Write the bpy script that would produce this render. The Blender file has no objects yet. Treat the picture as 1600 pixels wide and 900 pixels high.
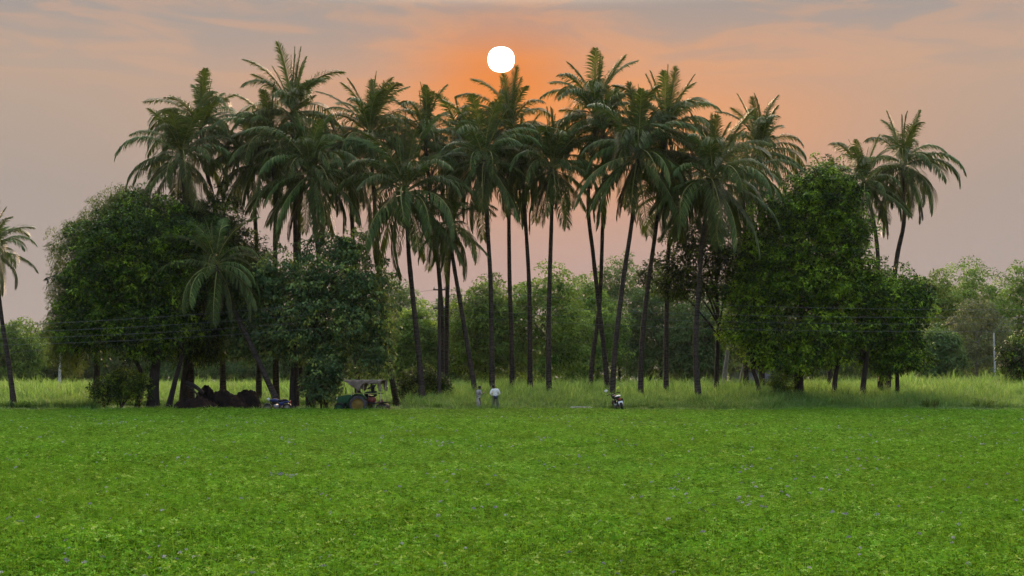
import bpy, bmesh, math, random
import numpy as np
from mathutils import Vector, Matrix, Euler

# ------------------------------------------------------------------ camera, sky, sun, exposure
SC = bpy.context.scene
COL = SC.collection
HC = 2.0                       # eye height above the soil
FPX = 2000.0                   # focal length in photo pixels (photo 1600 x 900)
PITCH = math.atan(150.0 / FPX)
cam_d = bpy.data.cameras.new('camera')
cam = bpy.data.objects.new('camera', cam_d)
COL.objects.link(cam)
cam_d.sensor_width = 36.0
cam_d.lens = 36.0 * FPX / 1600.0
cam_d.clip_start = 0.1
cam_d.clip_end = 6000
cam.location = (0, 0, HC)
cam.rotation_euler = (math.pi / 2 + PITCH, 0, 0)
SC.camera = cam
SC.view_settings.view_transform = 'Standard'
SC.view_settings.look = 'None'
SC.view_settings.gamma = 1.0
SC.view_settings.use_curve_mapping = False
EXPOSURE = 3.0                 # exposed for the shaded, back-lit side
SC.view_settings.exposure = EXPOSURE
SC.render.engine = 'CYCLES'
SC.cycles.max_bounces = 8
SC.cycles.transparent_max_bounces = 8
SC.cycles.use_denoising = True

CP, SP = math.cos(PITCH), math.sin(PITCH)


def at(px, py, D):
    """World point at distance D (along +Y) seen at photo pixel (px, py)."""
    u, v = (px - 800) / FPX, (450 - py) / FPX
    t = D / (CP - v * SP)
    return Vector((u * t, D, HC + (SP + v * CP) * t))


def xat(px, D):
    return at(px, 600, D).x


def lin(r, g, b):
    f = lambda c: c / 12.92 if c <= 0.04045 else ((c + 0.055) / 1.055) ** 2.4
    return (f(r / 255), f(g / 255), f(b / 255), 1.0)


sun_dir = (at(783, 93, 100) - Vector((0, 0, HC))).normalized()
SUN_EL = math.asin(sun_dir.z)
SUN_AZ = math.atan2(sun_dir.x, sun_dir.y)

SKY_STRENGTH = 0.15
SUN_STRENGTH = 0.7
sl = bpy.data.lights.new('sun', 'SUN')
sl.energy = SUN_STRENGTH
sl.angle = math.radians(16)
sl.color = (1.0, 0.66, 0.38)
so = bpy.data.objects.new('sun', sl)
COL.objects.link(so)
so.rotation_euler = (-sun_dir).to_track_quat('-Z', 'Y').to_euler()
so.location = (0, 60, 60)


class NT:
    """small helper to write node trees"""
    def __init__(self, tree):
        self.t = tree
        self.n = tree.nodes
        self.l = tree.links

    def node(self, typ, **kw):
        nd = self.n.new(typ)
        for k, v in kw.items():
            setattr(nd, k, v)
        return nd

    def link(self, a, b):
        self.l.new(a, b)

    def inp(self, sock, v):
        if hasattr(v, 'is_output'):
            self.l.new(v, sock)
        else:
            sock.default_value = v

    def m(self, op, a, b=0.0, c=0.0):
        nd = self.node('ShaderNodeMath', operation=op)
        self.inp(nd.inputs[0], a)
        self.inp(nd.inputs[1], b)
        self.inp(nd.inputs[2], c)
        return nd.outputs[0]

    def mix(self, f, a, b, blend='MIX'):
        nd = self.node('ShaderNodeMix', data_type='RGBA', blend_type=blend)
        self.inp(nd.inputs[0], f)
        self.inp(nd.inputs[6], a)
        self.inp(nd.inputs[7], b)
        return nd.outputs[2]

    def ramp(self, f, stops, interp='LINEAR'):
        nd = self.node('ShaderNodeValToRGB')
        r = nd.color_ramp
        r.interpolation = interp
        while len(r.elements) < len(stops):
            r.elements.new(0.5)
        for e, (p, c) in zip(r.elements, stops):
            e.position = p
            e.color = c
        self.inp(nd.inputs[0], f)
        return nd.outputs[0]

    def smooth(self, f, a, b):
        nd = self.node('ShaderNodeMapRange', interpolation_type='SMOOTHSTEP')
        self.inp(nd.inputs[0], f)
        nd.inputs[1].default_value = a
        nd.inputs[2].default_value = b
        return nd.outputs[0]

    def gauss(self, x, x0, s):
        d = self.m('DIVIDE', self.m('SUBTRACT', x, x0), s)
        return self.m('MULTIPLY', d, d)


world = bpy.data.worlds.new('World')
SC.world = world
world.use_nodes = True
world.node_tree.nodes.clear()
W = NT(world.node_tree)
tc = W.node('ShaderNodeTexCoord').outputs['Generated']
nrm = W.node('ShaderNodeVectorMath', operation='NORMALIZE')
W.link(tc, nrm.inputs[0])
sep = W.node('ShaderNodeSeparateXYZ')
W.link(nrm.outputs[0], sep.inputs[0])
DX, DY, DZ = sep.outputs
EL = W.m('MULTIPLY', W.m('ARCSINE', DZ), 180 / math.pi)           # degrees
AZ = W.m('MULTIPLY', W.m('ARCTAN2', DX, DY), 180 / math.pi)
s0, e0 = math.degrees(SUN_AZ), math.degrees(SUN_EL)
# hazy base gradient of the lower sky
base = W.ramp(W.m('DIVIDE', EL, 20.0), [
    (0.00, lin(170, 157, 152)), (0.22, lin(173, 159, 151)), (0.42, lin(171, 158, 149)),
    (0.58, lin(181, 162, 147)), (0.70, lin(192, 165, 145)), (0.78, lin(180, 161, 148)), (0.84, lin(167, 158, 150)), (0.95, lin(158, 156, 153))])
# thin high cloud: stretched noise, only above the haze
cmap = W.node('ShaderNodeCombineXYZ')
W.inp(cmap.inputs[0], W.m('MULTIPLY', AZ, 0.10))
W.inp(cmap.inputs[1], W.m('MULTIPLY', W.m('ADD', EL, W.m('MULTIPLY', AZ, 0.035)), 0.55))
cn = W.node('ShaderNodeTexNoise')
cn.inputs['Scale'].default_value = 1.25
cn.inputs['Detail'].default_value = 7
cn.inputs['Roughness'].default_value = 0.58
cn.inputs['Distortion'].default_value = 0.6
W.link(cmap.outputs[0], cn.inputs['Vector'])
cl_hi = W.smooth(EL, 11.5, 16.0)
cloud = W.m('MULTIPLY', W.smooth(cn.outputs[0], 0.40, 0.58), cl_hi)
edge = W.m('MULTIPLY', W.m('MULTIPLY', W.smooth(cn.outputs[0], 0.36, 0.43), W.m('SUBTRACT', 1.0, W.smooth(cn.outputs[0], 0.43, 0.52))), cl_hi)
col = W.mix(W.m('MULTIPLY', cloud, 0.62), base, lin(158, 154, 152))
col = W.mix(W.m('MULTIPLY', edge, 0.24), col, lin(222, 170, 138))
# the orange glow that spreads sideways round the low sun
g1 = W.m('EXPONENT', W.m('MULTIPLY', W.m('ADD', W.gauss(AZ, s0 + 3.2, 12.0), W.gauss(EL, 11.4, 3.9)), -1.0))
col = W.mix(W.m('MULTIPLY', W.m('MULTIPLY', g1, 0.90), W.m('SUBTRACT', 1.0, W.m('MULTIPLY', cloud, 0.40))), col, lin(246, 160, 92))
g2 = W.m('EXPONENT', W.m('MULTIPLY', W.m('ADD', W.gauss(AZ, s0, 3.6), W.gauss(EL, e0 - 0.9, 2.3)), -1.0))
col = W.mix(W.m('MULTIPLY', g2, 0.85), col, lin(240, 138, 58))
g3 = W.m('EXPONENT', W.m('MULTIPLY', W.m('ADD', W.gauss(AZ, s0 + 1.0, 12.0), W.gauss(EL, 5.5, 3.4)), -1.0))
col = W.mix(W.m('MULTIPLY', g3, 0.32), col, lin(214, 160, 148))
# clear sky above the haze layer
skyt = W.node('ShaderNodeTexSky', sky_type='NISHITA')
skyt.sun_disc = False
skyt.sun_elevation = SUN_EL
skyt.sun_rotation = SUN_AZ
skyt.air_density = 0.7
skyt.dust_density = 8.0
skyt.ozone_density = 0.4
bg_low = W.node('ShaderNodeBackground')
W.link(col, bg_low.inputs[0])
bg_low.inputs[1].default_value = 2.0 ** -EXPOSURE
bg_hi = W.node('ShaderNodeBackground')
W.link(skyt.outputs[0], bg_hi.inputs[0])
bg_hi.inputs[1].default_value = SKY_STRENGTH
mx = W.node('ShaderNodeMixShader')
W.inp(mx.inputs[0], W.smooth(EL, 16.5, 42.0))
W.link(bg_low.outputs[0], mx.inputs[1])
W.link(bg_hi.outputs[0], mx.inputs[2])
# the sun's own disc, a little ragged from the haze
dx = W.m('SUBTRACT', AZ, s0)
de = W.m('SUBTRACT', EL, e0)
ang = W.m('ARCTAN2', de, dx)
rad = W.m('SQRT', W.m('ADD', W.m('MULTIPLY', dx, dx), W.m('MULTIPLY', W.m('MULTIPLY', de, de), 1.20)))
rag = W.m('ADD', 0.585, W.m('MULTIPLY', W.m('COSINE', W.m('MULTIPLY', ang, 4.0)), -0.015))
disc = W.m('SUBTRACT', 1.0, W.smooth(W.m('SUBTRACT', rad, rag), -0.03, 0.05))
bg_sun = W.node('ShaderNodeBackground')
bg_sun.inputs[0].default_value = (1.0, 0.93, 0.80, 1)
bg_sun.inputs[1].default_value = 3.0
mx2 = W.node('ShaderNodeMixShader')
W.link(disc, mx2.inputs[0])
W.link(mx.outputs[0], mx2.inputs[1])
W.link(bg_sun.outputs[0], mx2.inputs[2])
wo = W.node('ShaderNodeOutputWorld')
W.link(mx2.outputs[0], wo.inputs[0])

rng = np.random.default_rng(7)
random.seed(7)


# ------------------------------------------------------------------ materials
def new_mat(name):
    m = bpy.data.materials.new(name)
    m.use_nodes = True
    m.node_tree.nodes.clear()
    return m, NT(m.node_tree)


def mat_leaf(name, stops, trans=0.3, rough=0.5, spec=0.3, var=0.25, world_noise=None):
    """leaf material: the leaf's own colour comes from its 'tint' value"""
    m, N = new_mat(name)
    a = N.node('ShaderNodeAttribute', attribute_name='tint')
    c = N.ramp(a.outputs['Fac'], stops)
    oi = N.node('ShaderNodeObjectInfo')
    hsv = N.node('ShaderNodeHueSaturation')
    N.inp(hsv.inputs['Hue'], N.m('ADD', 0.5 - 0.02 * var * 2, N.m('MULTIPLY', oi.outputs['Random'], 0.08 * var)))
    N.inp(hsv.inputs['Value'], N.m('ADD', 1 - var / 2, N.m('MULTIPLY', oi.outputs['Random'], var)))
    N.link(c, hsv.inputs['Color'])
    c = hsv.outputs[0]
    if world_noise:
        sc, colr, amt = world_noise
        g = N.node('ShaderNodeNewGeometry')
        nz = N.node('ShaderNodeTexNoise')
        nz.inputs['Scale'].default_value = sc
        nz.inputs['Detail'].default_value = 3
        N.link(g.outputs['Position'], nz.inputs['Vector'])
        c = N.mix(N.m('MULTIPLY', N.smooth(nz.outputs[0], 0.4, 0.68), amt), c, colr)
    p = N.node('ShaderNodeBsdfPrincipled')
    N.link(c, p.inputs['Base Color'])
    p.inputs['Roughness'].default_value = rough
    p.inputs['Specular IOR Level'].default_value = spec
    t = N.node('ShaderNodeBsdfTranslucent')
    N.link(N.mix(0.25, c, (0.22, 0.26, 0.02, 1)), t.inputs[0])
    mxs = N.node('ShaderNodeMixShader')
    mxs.inputs[0].default_value = trans
    N.link(p.outputs[0], mxs.inputs[1])
    N.link(t.outputs[0], mxs.inputs[2])
    o = N.node('ShaderNodeOutputMaterial')
    N.link(mxs.outputs[0], o.inputs[0])
    return m


def mat_plain(name, c, rough=0.6, metal=0.0, spec=0.4, noise=0.25, scale=6.0, bump=0.0, c2=None, stretch=None):
    m, N = new_mat(name)
    tcn = N.node('ShaderNodeTexCoord')
    nz = N.node('ShaderNodeTexNoise')
    nz.inputs['Scale'].default_value = scale
    nz.inputs['Detail'].default_value = 5
    v = tcn.outputs['Object']
    if stretch:
        mp = N.node('ShaderNodeMapping')
        mp.inputs['Scale'].default_value = stretch
        N.link(v, mp.inputs[0])
        v = mp.outputs[0]
    N.link(v, nz.inputs['Vector'])
    a = tuple(c[:3]) + (1,)
    b = tuple(c2[:3]) + (1,) if c2 else tuple(x * (1 - noise) for x in c[:3]) + (1,)
    colr = N.mix(N.smooth(nz.outputs[0], 0.35, 0.65), a, b)
    p = N.node('ShaderNodeBsdfPrincipled')
    N.link(colr, p.inputs['Base Color'])
    p.inputs['Roughness'].default_value = rough
    p.inputs['Metallic'].default_value = metal
    p.inputs['Specular IOR Level'].default_value = spec
    if bump:
        bp = N.node('ShaderNodeBump')
        bp.inputs['Strength'].default_value = bump
        bp.inputs['Distance'].default_value = 0.05
        N.link(nz.outputs[0], bp.inputs['Height'])
        N.link(bp.outputs[0], p.inputs['Normal'])
    o = N.node('ShaderNodeOutputMaterial')
    N.link(p.outputs[0], o.inputs[0])
    return m


def C(r, g, b):
    return (r, g, b, 1)


M = {}
M['palm'] = mat_leaf('palm_leaf', [(0, C(.032, .048, .008)), (.45, C(.068, .108, .018)), (.8, C(.180, .215, .045)), (1, C(.33, .33, .10))], .18, .55, .18, .4)
M['palm_dry'] = mat_leaf('dry_palm_leaf', [(0, C(.040, .026, .015)), (1, C(.13, .085, .045))], .15, .7, .2, .3)
M['palm_trunk'] = mat_plain('palm_bark', (.075, .060, .048), .9, 0, .1, c2=(.024, .020, .017), scale=3, bump=.5, stretch=(1, 1, 6))
M['bark'] = mat_plain('dark_bark', (.040, .033, .027), .9, 0, .2, c2=(.020, .017, .015), scale=7, bump=.6, stretch=(2, 2, .6))
M['pale_bark'] = mat_plain('pale_bark', (.30, .27, .24), .9, 0, .2, c2=(.18, .16, .14), scale=6, bump=.4, stretch=(2, 2, .6))
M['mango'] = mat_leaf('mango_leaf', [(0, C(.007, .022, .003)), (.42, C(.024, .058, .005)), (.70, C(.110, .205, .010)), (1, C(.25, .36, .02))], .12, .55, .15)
M['bright'] = mat_leaf('bright_leaf', [(0, C(.008, .024, .003)), (.40, C(.034, .078, .005)), (.66, C(.150, .280, .010)), (1, C(.31, .46, .02))], .14, .55, .15)
M['feather'] = mat_leaf('feathery_leaf', [(0, C(.034, .070, .010)), (.6, C(.080, .135, .018)), (1, C(.15, .20, .03))], .3, .65, .15)
M['peepal'] = mat_leaf('broad_leaf', [(0, C(.024, .062, .020)), (.5, C(.095, .175, .055)), (.75, C(.22, .32, .085)), (1, C(.36, .45, .07))], .2, .6, .12)
M['neem'] = mat_leaf('neem_leaf', [(0, C(.042, .090, .010)), (.5, C(.150, .260, .028)), (1, C(.28, .40, .05))], .3, .6, .15)
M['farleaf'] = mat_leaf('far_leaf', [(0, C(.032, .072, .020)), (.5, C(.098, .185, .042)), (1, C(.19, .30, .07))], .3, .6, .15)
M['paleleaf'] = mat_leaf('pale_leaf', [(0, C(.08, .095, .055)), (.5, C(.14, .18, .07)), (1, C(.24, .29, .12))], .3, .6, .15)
M['crop'] = mat_leaf('crop_leaf', [(0, C(.022, .070, .002)), (.45, C(.108, .275, .012)), (.8, C(.210, .420, .026)), (1, C(.42, .56, .13))], .28, .8, .03, .25,
                     world_noise=(.16, C(.150, .275, .015), .35))
M['grass'] = mat_leaf('tall_grass', [(0, C(.042, .115, .018)), (.5, C(.120, .255, .044)), (1, C(.27, .42, .12))], .5, .6, .15, .3,
                      world_noise=(.12, C(.15, .26, .05), .4))
M['reed'] = mat_leaf('dark_reed', [(0, C(.040, .090, .012)), (1, C(.14, .22, .04))], .3, .55, .25)
M['flower'] = mat_leaf('violet_flower', [(0, C(.15, .13, .26)), (.5, C(.32, .31, .40)), (1, C(.56, .58, .52))], .2, .6, .2, .2)


# ------------------------------------------------------------------ object helpers
def link(o, parent=None):
    COL.objects.link(o)
    if parent is not None:
        o.parent = parent
    return o


def tag(o, label=None, cat=None, group=None, kind=None):
    if label:
        o['label'] = label
    if cat:
        o['category'] = cat
    if group:
        o['group'] = group
    if kind:
        o['kind'] = kind
    return o


def empty(name, loc=(0, 0, 0), rz=0.0):
    o = bpy.data.objects.new(name, None)
    o.empty_display_size = 0.3
    o.location = loc
    o.rotation_euler = (0, 0, rz)
    return link(o)


def np_mesh(name, V, Fs, tint=None, mats=(), mat_idx=None, smooth=False):
    """mesh from numpy verts and faces (list of arrays with equal row length each)"""
    me = bpy.data.meshes.new(name)
    V = np.asarray(V, dtype=np.float32)
    if not isinstance(Fs, (list, tuple)):
        Fs = [Fs]
    Fs = [np.asarray(f, dtype=np.int32) for f in Fs if len(f)]
    nl = sum(f.size for f in Fs)
    nf = sum(len(f) for f in Fs)
    me.vertices.add(len(V))
    me.vertices.foreach_set('co', V.ravel())
    me.loops.add(nl)
    me.loops.foreach_set('vertex_index', np.concatenate([f.ravel() for f in Fs]))
    me.polygons.add(nf)
    starts, s = [], 0
    for f in Fs:
        k = f.shape[1]
        starts.append(s + np.arange(len(f)) * k)
        s += f.size
    me.polygons.foreach_set('loop_start', np.concatenate(starts).astype(np.int32))
    for m in mats:
        me.materials.append(m)
    if mat_idx is not None:
        me.polygons.foreach_set('material_index', np.asarray(mat_idx, dtype=np.int32))
    if smooth:
        me.polygons.foreach_set('use_smooth', np.ones(nf, dtype=bool))
    if tint is not None:
        a = me.attributes.new('tint', 'FLOAT', 'FACE')
        a.data.foreach_set('value', np.asarray(tint, dtype=np.float32))
    me.update(calc_edges=True)
    return me


class MB:
    """collects tubes, boxes, ellipsoids, rings into one mesh"""
    def __init__(self):
        self.v, self.f = [], []

    def tube(self, pts, radii, seg=8, cap=True):
        pts = [Vector(p) for p in pts]
        if not hasattr(radii, '__len__'):
            radii = [radii] * len(pts)
        b = len(self.v)
        n = len(pts)
        ref = Vector((0.31, 0.87, 0.11)).normalized()
        for i in range(n):
            t = (pts[min(i + 1, n - 1)] - pts[max(i - 1, 0)])
            t = t.normalized() if t.length > 1e-9 else Vector((0, 0, 1))
            if abs(t.dot(ref)) > .95:
                ref = Vector((1, .1, .2)).normalized()
            s = t.cross(ref).normalized()
            u = s.cross(t)
            for k in range(seg):
                a = 2 * math.pi * k / seg
                self.v.append(pts[i] + (s * math.cos(a) + u * math.sin(a)) * radii[i])
        for i in range(n - 1):
            for k in range(seg):
                k2 = (k + 1) % seg
                self.f.append((b + i * seg + k, b + i * seg + k2, b + (i + 1) * seg + k2, b + (i + 1) * seg + k))
        if cap:
            self.f.append(tuple(b + k for k in range(seg))[::-1])
            self.f.append(tuple(b + (n - 1) * seg + k for k in range(seg)))
        return self

    def box(self, c, s, rot=None, bev=0.0):
        """box with bevelled upright edges and slightly inset top"""
        c = Vector(c)
        hx, hy, hz = s[0] / 2, s[1] / 2, s[2] / 2
        b = bev if bev else min(hx, hy, hz) * .18
        prof = [(hx - b, hy), (hx, hy - b), (hx, -hy + b), (hx - b, -hy), (-hx + b, -hy), (-hx, -hy + b), (-hx, hy - b), (-hx + b, hy)]
        rings = []
        for z, ins in ((-hz, b), (-hz + b, 0), (hz - b, 0), (hz, b)):
            r = []
            for (x, y) in prof:
                p = Vector((x - math.copysign(ins, x), y - math.copysign(ins, y), z))
                if rot:
                    p = rot @ p
                r.append(len(self.v))
                self.v.append(c + p)
            rings.append(r)
        for i in range(3):
            for k in range(8):
                k2 = (k + 1) % 8
                self.f.append((rings[i][k2], rings[i][k], rings[i + 1][k], rings[i + 1][k2]))
        self.f.append(tuple(rings[0]))
        self.f.append(tuple(rings[3])[::-1])
        return self

    def ell(self, c, r, seg=12, rings=8, rot=None):
        c = Vector(c)
        b = len(self.v)
        for i in range(rings + 1):
            th = math.pi * i / rings
            for k in range(seg):
                a = 2 * math.pi * k / seg
                p = Vector((r[0] * math.sin(th) * math.cos(a), r[1] * math.sin(th) * math.sin(a), r[2] * math.cos(th)))
                if rot:
                    p = rot @ p
                self.v.append(c + p)
        for i in range(rings):
            for k in range(seg):
                k2 = (k + 1) % seg
                self.f.append((b + i * seg + k, b + (i + 1) * seg + k, b + (i + 1) * seg + k2, b + i * seg + k2))
        return self

    def lathe(self, prof, seg=24, axis='Y', c=(0, 0, 0)):
        """closed or open profile [(r, h)] spun about an axis"""
        b = len(self.v)
        c = Vector(c)
        n = len(prof)
        for k in range(seg):
            a = 2 * math.pi * k / seg
            for (r, h) in prof:
                if axis == 'Y':
                    p = Vector((r * math.cos(a), h, r * math.sin(a)))
                elif axis == 'Z':
                    p = Vector((r * math.cos(a), r * math.sin(a), h))
                else:
                    p = Vector((h, r * math.cos(a), r * math.sin(a)))
                self.v.append(c + p)
        for k in range(seg):
            k2 = (k + 1) % seg
            for i in range(n - 1):
                self.f.append((b + k * n + i, b + k2 * n + i, b + k2 * n + i + 1, b + k * n + i + 1))
        return self

    def build(self, name, mat, parent=None, smooth=True):
        me = bpy.data.meshes.new(name)
        me.from_pydata([tuple(p) for p in self.v], [], self.f)
        me.materials.append(mat)
        me.validate()
        bm = bmesh.new()
        bm.from_mesh(me)
        bmesh.ops.recalc_face_normals(bm, faces=bm.faces)
        bm.to_mesh(me)
        bm.free()
        if smooth:
            for p in me.polygons:
                p.use_smooth = True
            try:
                me.set_sharp_from_angle(angle=math.radians(50))
            except Exception:
                pass
        return link(bpy.data.objects.new(name, me), parent)


def spline(pts, n=20):
    """Catmull-Rom through the points"""
    pts = [Vector(p) for p in pts]
    if len(pts) == 2:
        return [pts[0].lerp(pts[1], i / n) for i in range(n + 1)]
    P = [pts[0] * 2 - pts[1]] + pts + [pts[-1] * 2 - pts[-2]]
    out = []
    k = len(pts) - 1
    for i in range(n + 1):
        t = i / n * k
        j = min(int(t), k - 1)
        t -= j
        a, b, c, d = P[j], P[j + 1], P[j + 2], P[j + 3]
        out.append(0.5 * ((2 * b) + (c - a) * t + (2 * a - 5 * b + 4 * c - d) * t * t + (3 * b - a - 3 * c + d) * t ** 3))
    return out


# ------------------------------------------------------------------ ground
def ground():
    m, N = new_mat('field_soil')
    g = N.node('ShaderNodeNewGeometry')
    nz = N.node('ShaderNodeTexNoise')
    nz.inputs['Scale'].default_value = .7
    nz.inputs['Detail'].default_value = 8
    N.link(g.outputs['Position'], nz.inputs['Vector'])
    c = N.ramp(nz.outputs[0], [(.3, C(.030, .040, .012)), (.55, C(.055, .075, .020)), (.75, C(.075, .060, .035))])
    p = N.node('ShaderNodeBsdfPrincipled')
    N.link(c, p.inputs['Base Color'])
    p.inputs['Roughness'].default_value = .95
    p.inputs['Specular IOR Level'].default_value = .1
    bp = N.node('ShaderNodeBump')
    bp.inputs['Strength'].default_value = .6
    N.link(nz.outputs[0], bp.inputs['Height'])
    N.link(bp.outputs[0], p.inputs['Normal'])
    o = N.node('ShaderNodeOutputMaterial')
    N.link(p.outputs[0], o.inputs[0])
    xs = np.concatenate([[-2500, -600, -200], np.linspace(-90, 90, 61), [200, 600, 2500]])
    ys = np.concatenate([[-800, -100, -20], np.linspace(0, 240, 81), [400, 900, 3500]])
    X, Y = np.meshgrid(xs, ys)
    Z = 0.03 * np.sin(X * .37 + 1.3) * np.sin(Y * .29) + 0.02 * np.sin(X * 1.1) * np.cos(Y * .9)
    Z += 0.22 * np.exp(-((Y - 85.2) / 1.3) ** 2)                      # low bund at the far edge of the crop
    far = (np.abs(X) > 95) | (Y > 245) | (Y < -1)
    Z[far] = 0
    V = np.stack([X, Y, Z], -1).reshape(-1, 3)
    nx, ny = len(xs), len(ys)
    i = np.arange(nx - 1)[None, :] + np.arange(ny - 1)[:, None] * nx
    F = np.stack([i, i + 1, i + 1 + nx, i + nx], -1).reshape(-1, 4)
    o = link(bpy.data.objects.new('ground', np_mesh('ground', V, F, mats=[m], smooth=True)))
    tag(o, 'dark soil of the flat farmland under crop and grass', kind='structure')
    return o


ground()


# ------------------------------------------------------------------ leaves, generic
def leaf_quads(P, D, Nn, L, Wd, fold=0.12):
    """diamond leaves: P base, D direction, Nn plane normal, L length, Wd width -> verts, quads"""
    D = D / np.maximum(np.linalg.norm(D, axis=1, keepdims=True), 1e-6)
    S = np.cross(D, Nn)
    S /= np.maximum(np.linalg.norm(S, axis=1, keepdims=True), 1e-6)
    U = np.cross(S, D)
    L = L[:, None]
    Wd = Wd[:, None]
    mid = P + D * L * .45 - U * L * fold * .0
    v = np.stack([P, mid + S * Wd * .5 + U * L * fold * .5, P + D * L - U * L * fold, mid - S * Wd * .5 + U * L * fold * .5], 1).reshape(-1, 3)
    n = len(P)
    f = np.arange(n * 4).reshape(n, 4)
    return v, f


def unit(n, r):
    v = r.normal(size=(n, 3))
    return v / np.linalg.norm(v, axis=1, keepdims=True)


def leaf_cloud(ells, n_clumps, per, llen, lwid, clump_r, r, droop=0.35, flat=0.75, shell=(.72, 1.03), young=.3, rough=.12, up=.6, inner=.25, space=.80):
    """foliage crown: clumps of leaves over a union of ellipsoids; ells rows (cx,cy,cz,rx,ry,rz)"""
    E = np.asarray(ells, dtype=float)
    area = (E[:, 3] * E[:, 4] + E[:, 3] * E[:, 5] + E[:, 4] * E[:, 5])
    pick = r.choice(len(E), size=n_clumps * 3, p=area / area.sum())
    u = unit(len(pick), r)
    rad = r.uniform(shell[0], shell[1], len(pick))
    deep = r.random(len(pick)) < inner
    rad[deep] = r.uniform(.25, shell[0], deep.sum())
    rad *= 1 + rough * (np.sin(u[:, 0] * 5 + pick * 1.7) + np.sin(u[:, 1] * 6 + pick) + np.sin(u[:, 2] * 7 - pick)) / 1.6 + r.normal(0, rough * .35, len(pick))
    Cc = E[pick, :3] + u * rad[:, None] * E[pick, 3:6]
    keep = np.ones(len(pick), bool)
    for k in range(len(E)):
        q = (((Cc - E[k, :3]) / E[k, 3:6]) ** 2).sum(1)
        keep &= (q > .45 ** 2) | (pick == k) | deep
    keep &= Cc[:, 2] > .25
    Cc, u, pick, deep = Cc[keep], u[keep], pick[keep], deep[keep]
    md = clump_r * space                                    # keep the clumps apart so that gaps open between them
    cell, ok = {}, []
    for i in range(len(Cc)):
        if len(ok) >= n_clumps:
            break
        kx, ky, kz = (int(math.floor(q / md)) for q in Cc[i])
        near = False
        if not deep[i]:
            for a in (-1, 0, 1):
                for b in (-1, 0, 1):
                    for c in (-1, 0, 1):
                        for j in cell.get((kx + a, ky + b, kz + c), ()):
                            if ((Cc[j] - Cc[i]) ** 2).sum() < md * md:
                                near = True
            if near:
                continue
            cell.setdefault((kx, ky, kz), []).append(i)
        ok.append(i)
    Cc, u, pick = Cc[ok], u[ok], pick[ok]
    n = len(Cc)
    ctr = E[:, :3].mean(0)
    out = Cc - ctr
    out /= np.maximum(np.linalg.norm(out, axis=1, keepdims=True), 1e-6)
    out = out * .5 + u * .5
    cs = clump_r * r.uniform(.65, 1.3, n)
    ctint = np.clip(r.normal(.34, .17, n), 0, 1)
    yg = r.random(n) < young
    ctint[yg] += .36
    ci = np.repeat(np.arange(n), per)
    o = unit(len(ci), r) + out[ci] * .35
    o[:, 2] = o[:, 2] * .8 + .30
    o /= np.maximum(np.linalg.norm(o, axis=1, keepdims=True), 1e-6)
    d = o * r.uniform(.55, 1.05, len(ci))[:, None]
    d[:, 2] *= flat
    P = Cc[ci] + d * cs[ci][:, None]
    tg = r.normal(0, 1, (len(ci), 3))
    tg -= o * (tg * o).sum(1, keepdims=True)
    Dv = o * .35 + tg * .45 + out[ci] * .15
    Dv[:, 2] -= droop
    Nn = o * .8 + r.normal(0, .33, (len(ci), 3))
    Nn[:, 2] += up * .6
    L = llen * r.uniform(.65, 1.3, len(ci))
    v, f = leaf_quads(P, Dv, Nn, L, lwid * r.uniform(.7, 1.2, len(ci)))
    t = np.clip(ctint[ci] + r.normal(0, .15, len(ci)), 0, 1)
    return v, f, t


def px_ells(rows, D):
    k = D / FPX
    out = []
    for row in rows:
        cx, cy, rx, ry = row[:4]
        dep = row[4] if len(row) > 4 else .8
        off = row[5] if len(row) > 5 else 0.0
        p = at(cx, cy, D + off)
        out.append((p.x, p.y, p.z, rx * k, max(rx, ry * .8) * k * dep, ry * k))
    return out


def tree(name, label, cat, group, rows, D, leafmat, trunks, n_clumps, per, llen, lwid, clump_r, barkmat=None, limbs=8, seed=1, **kw):
    """one tree: root at its base, trunk mesh with limbs, crown mesh of leaf clumps.
    trunks: list of (pixel path from the ground up, base radius)"""
    r = np.random.default_rng(seed)
    ells = px_ells(rows, D)
    bx = trunks[0][0][0][0] if trunks else rows[0][0]
    base = Vector((xat(bx, D), D, 0))
    root = empty(name, base)
    tag(root, label, cat, group)
    v, f, t = leaf_cloud(ells, n_clumps, per, llen, lwid, clump_r, r, **kw)
    v = v - np.array(base)
    me = np_mesh('crown', v, f, t, [leafmat])
    cr = link(bpy.data.objects.new('crown', me), root)
    cr['kind'] = 'stuff'
    E = np.asarray(ells)
    for path, rad in trunks:
        mb = MB()
        pts = [Vector((xat(path[0][0], D), D, -.1))] + [at(q[0], q[1], D + (q[2] if len(q) > 2 else 0)) for q in path[1:]]
        sp = [p - base for p in spline(pts, 14)]
        n = len(sp)
        rr = [rad * (1.0 + .55 * math.exp(-i * .9)) * (1 - .55 * i / (n - 1)) for i in range(n)]
        mb.tube(sp, rr, 9)
        tip = sp[-1]
        for k in range(limbs):
            e = E[r.integers(len(E))]
            a = unit(1, r)[0] * .75
            g = Vector((e[0] + a[0] * e[3], e[1] + a[1] * e[4], e[2] + a[2] * e[5])) - base
            s = sp[int(n * r.uniform(.55, .98))]
            if (g - s).length > 8:
                g = s + (g - s).normalized() * 8
            mid = s.lerp(g, .5) + Vector((0, 0, .12 * (g - s).length))
            lp = spline([s, mid, g], 7)
            mb.tube(lp, [rad * .42 * (1 - .85 * i / 7) for i in range(8)], 6)
        mb.build('trunk', barkmat or M['bark'], root)
    return root


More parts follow.
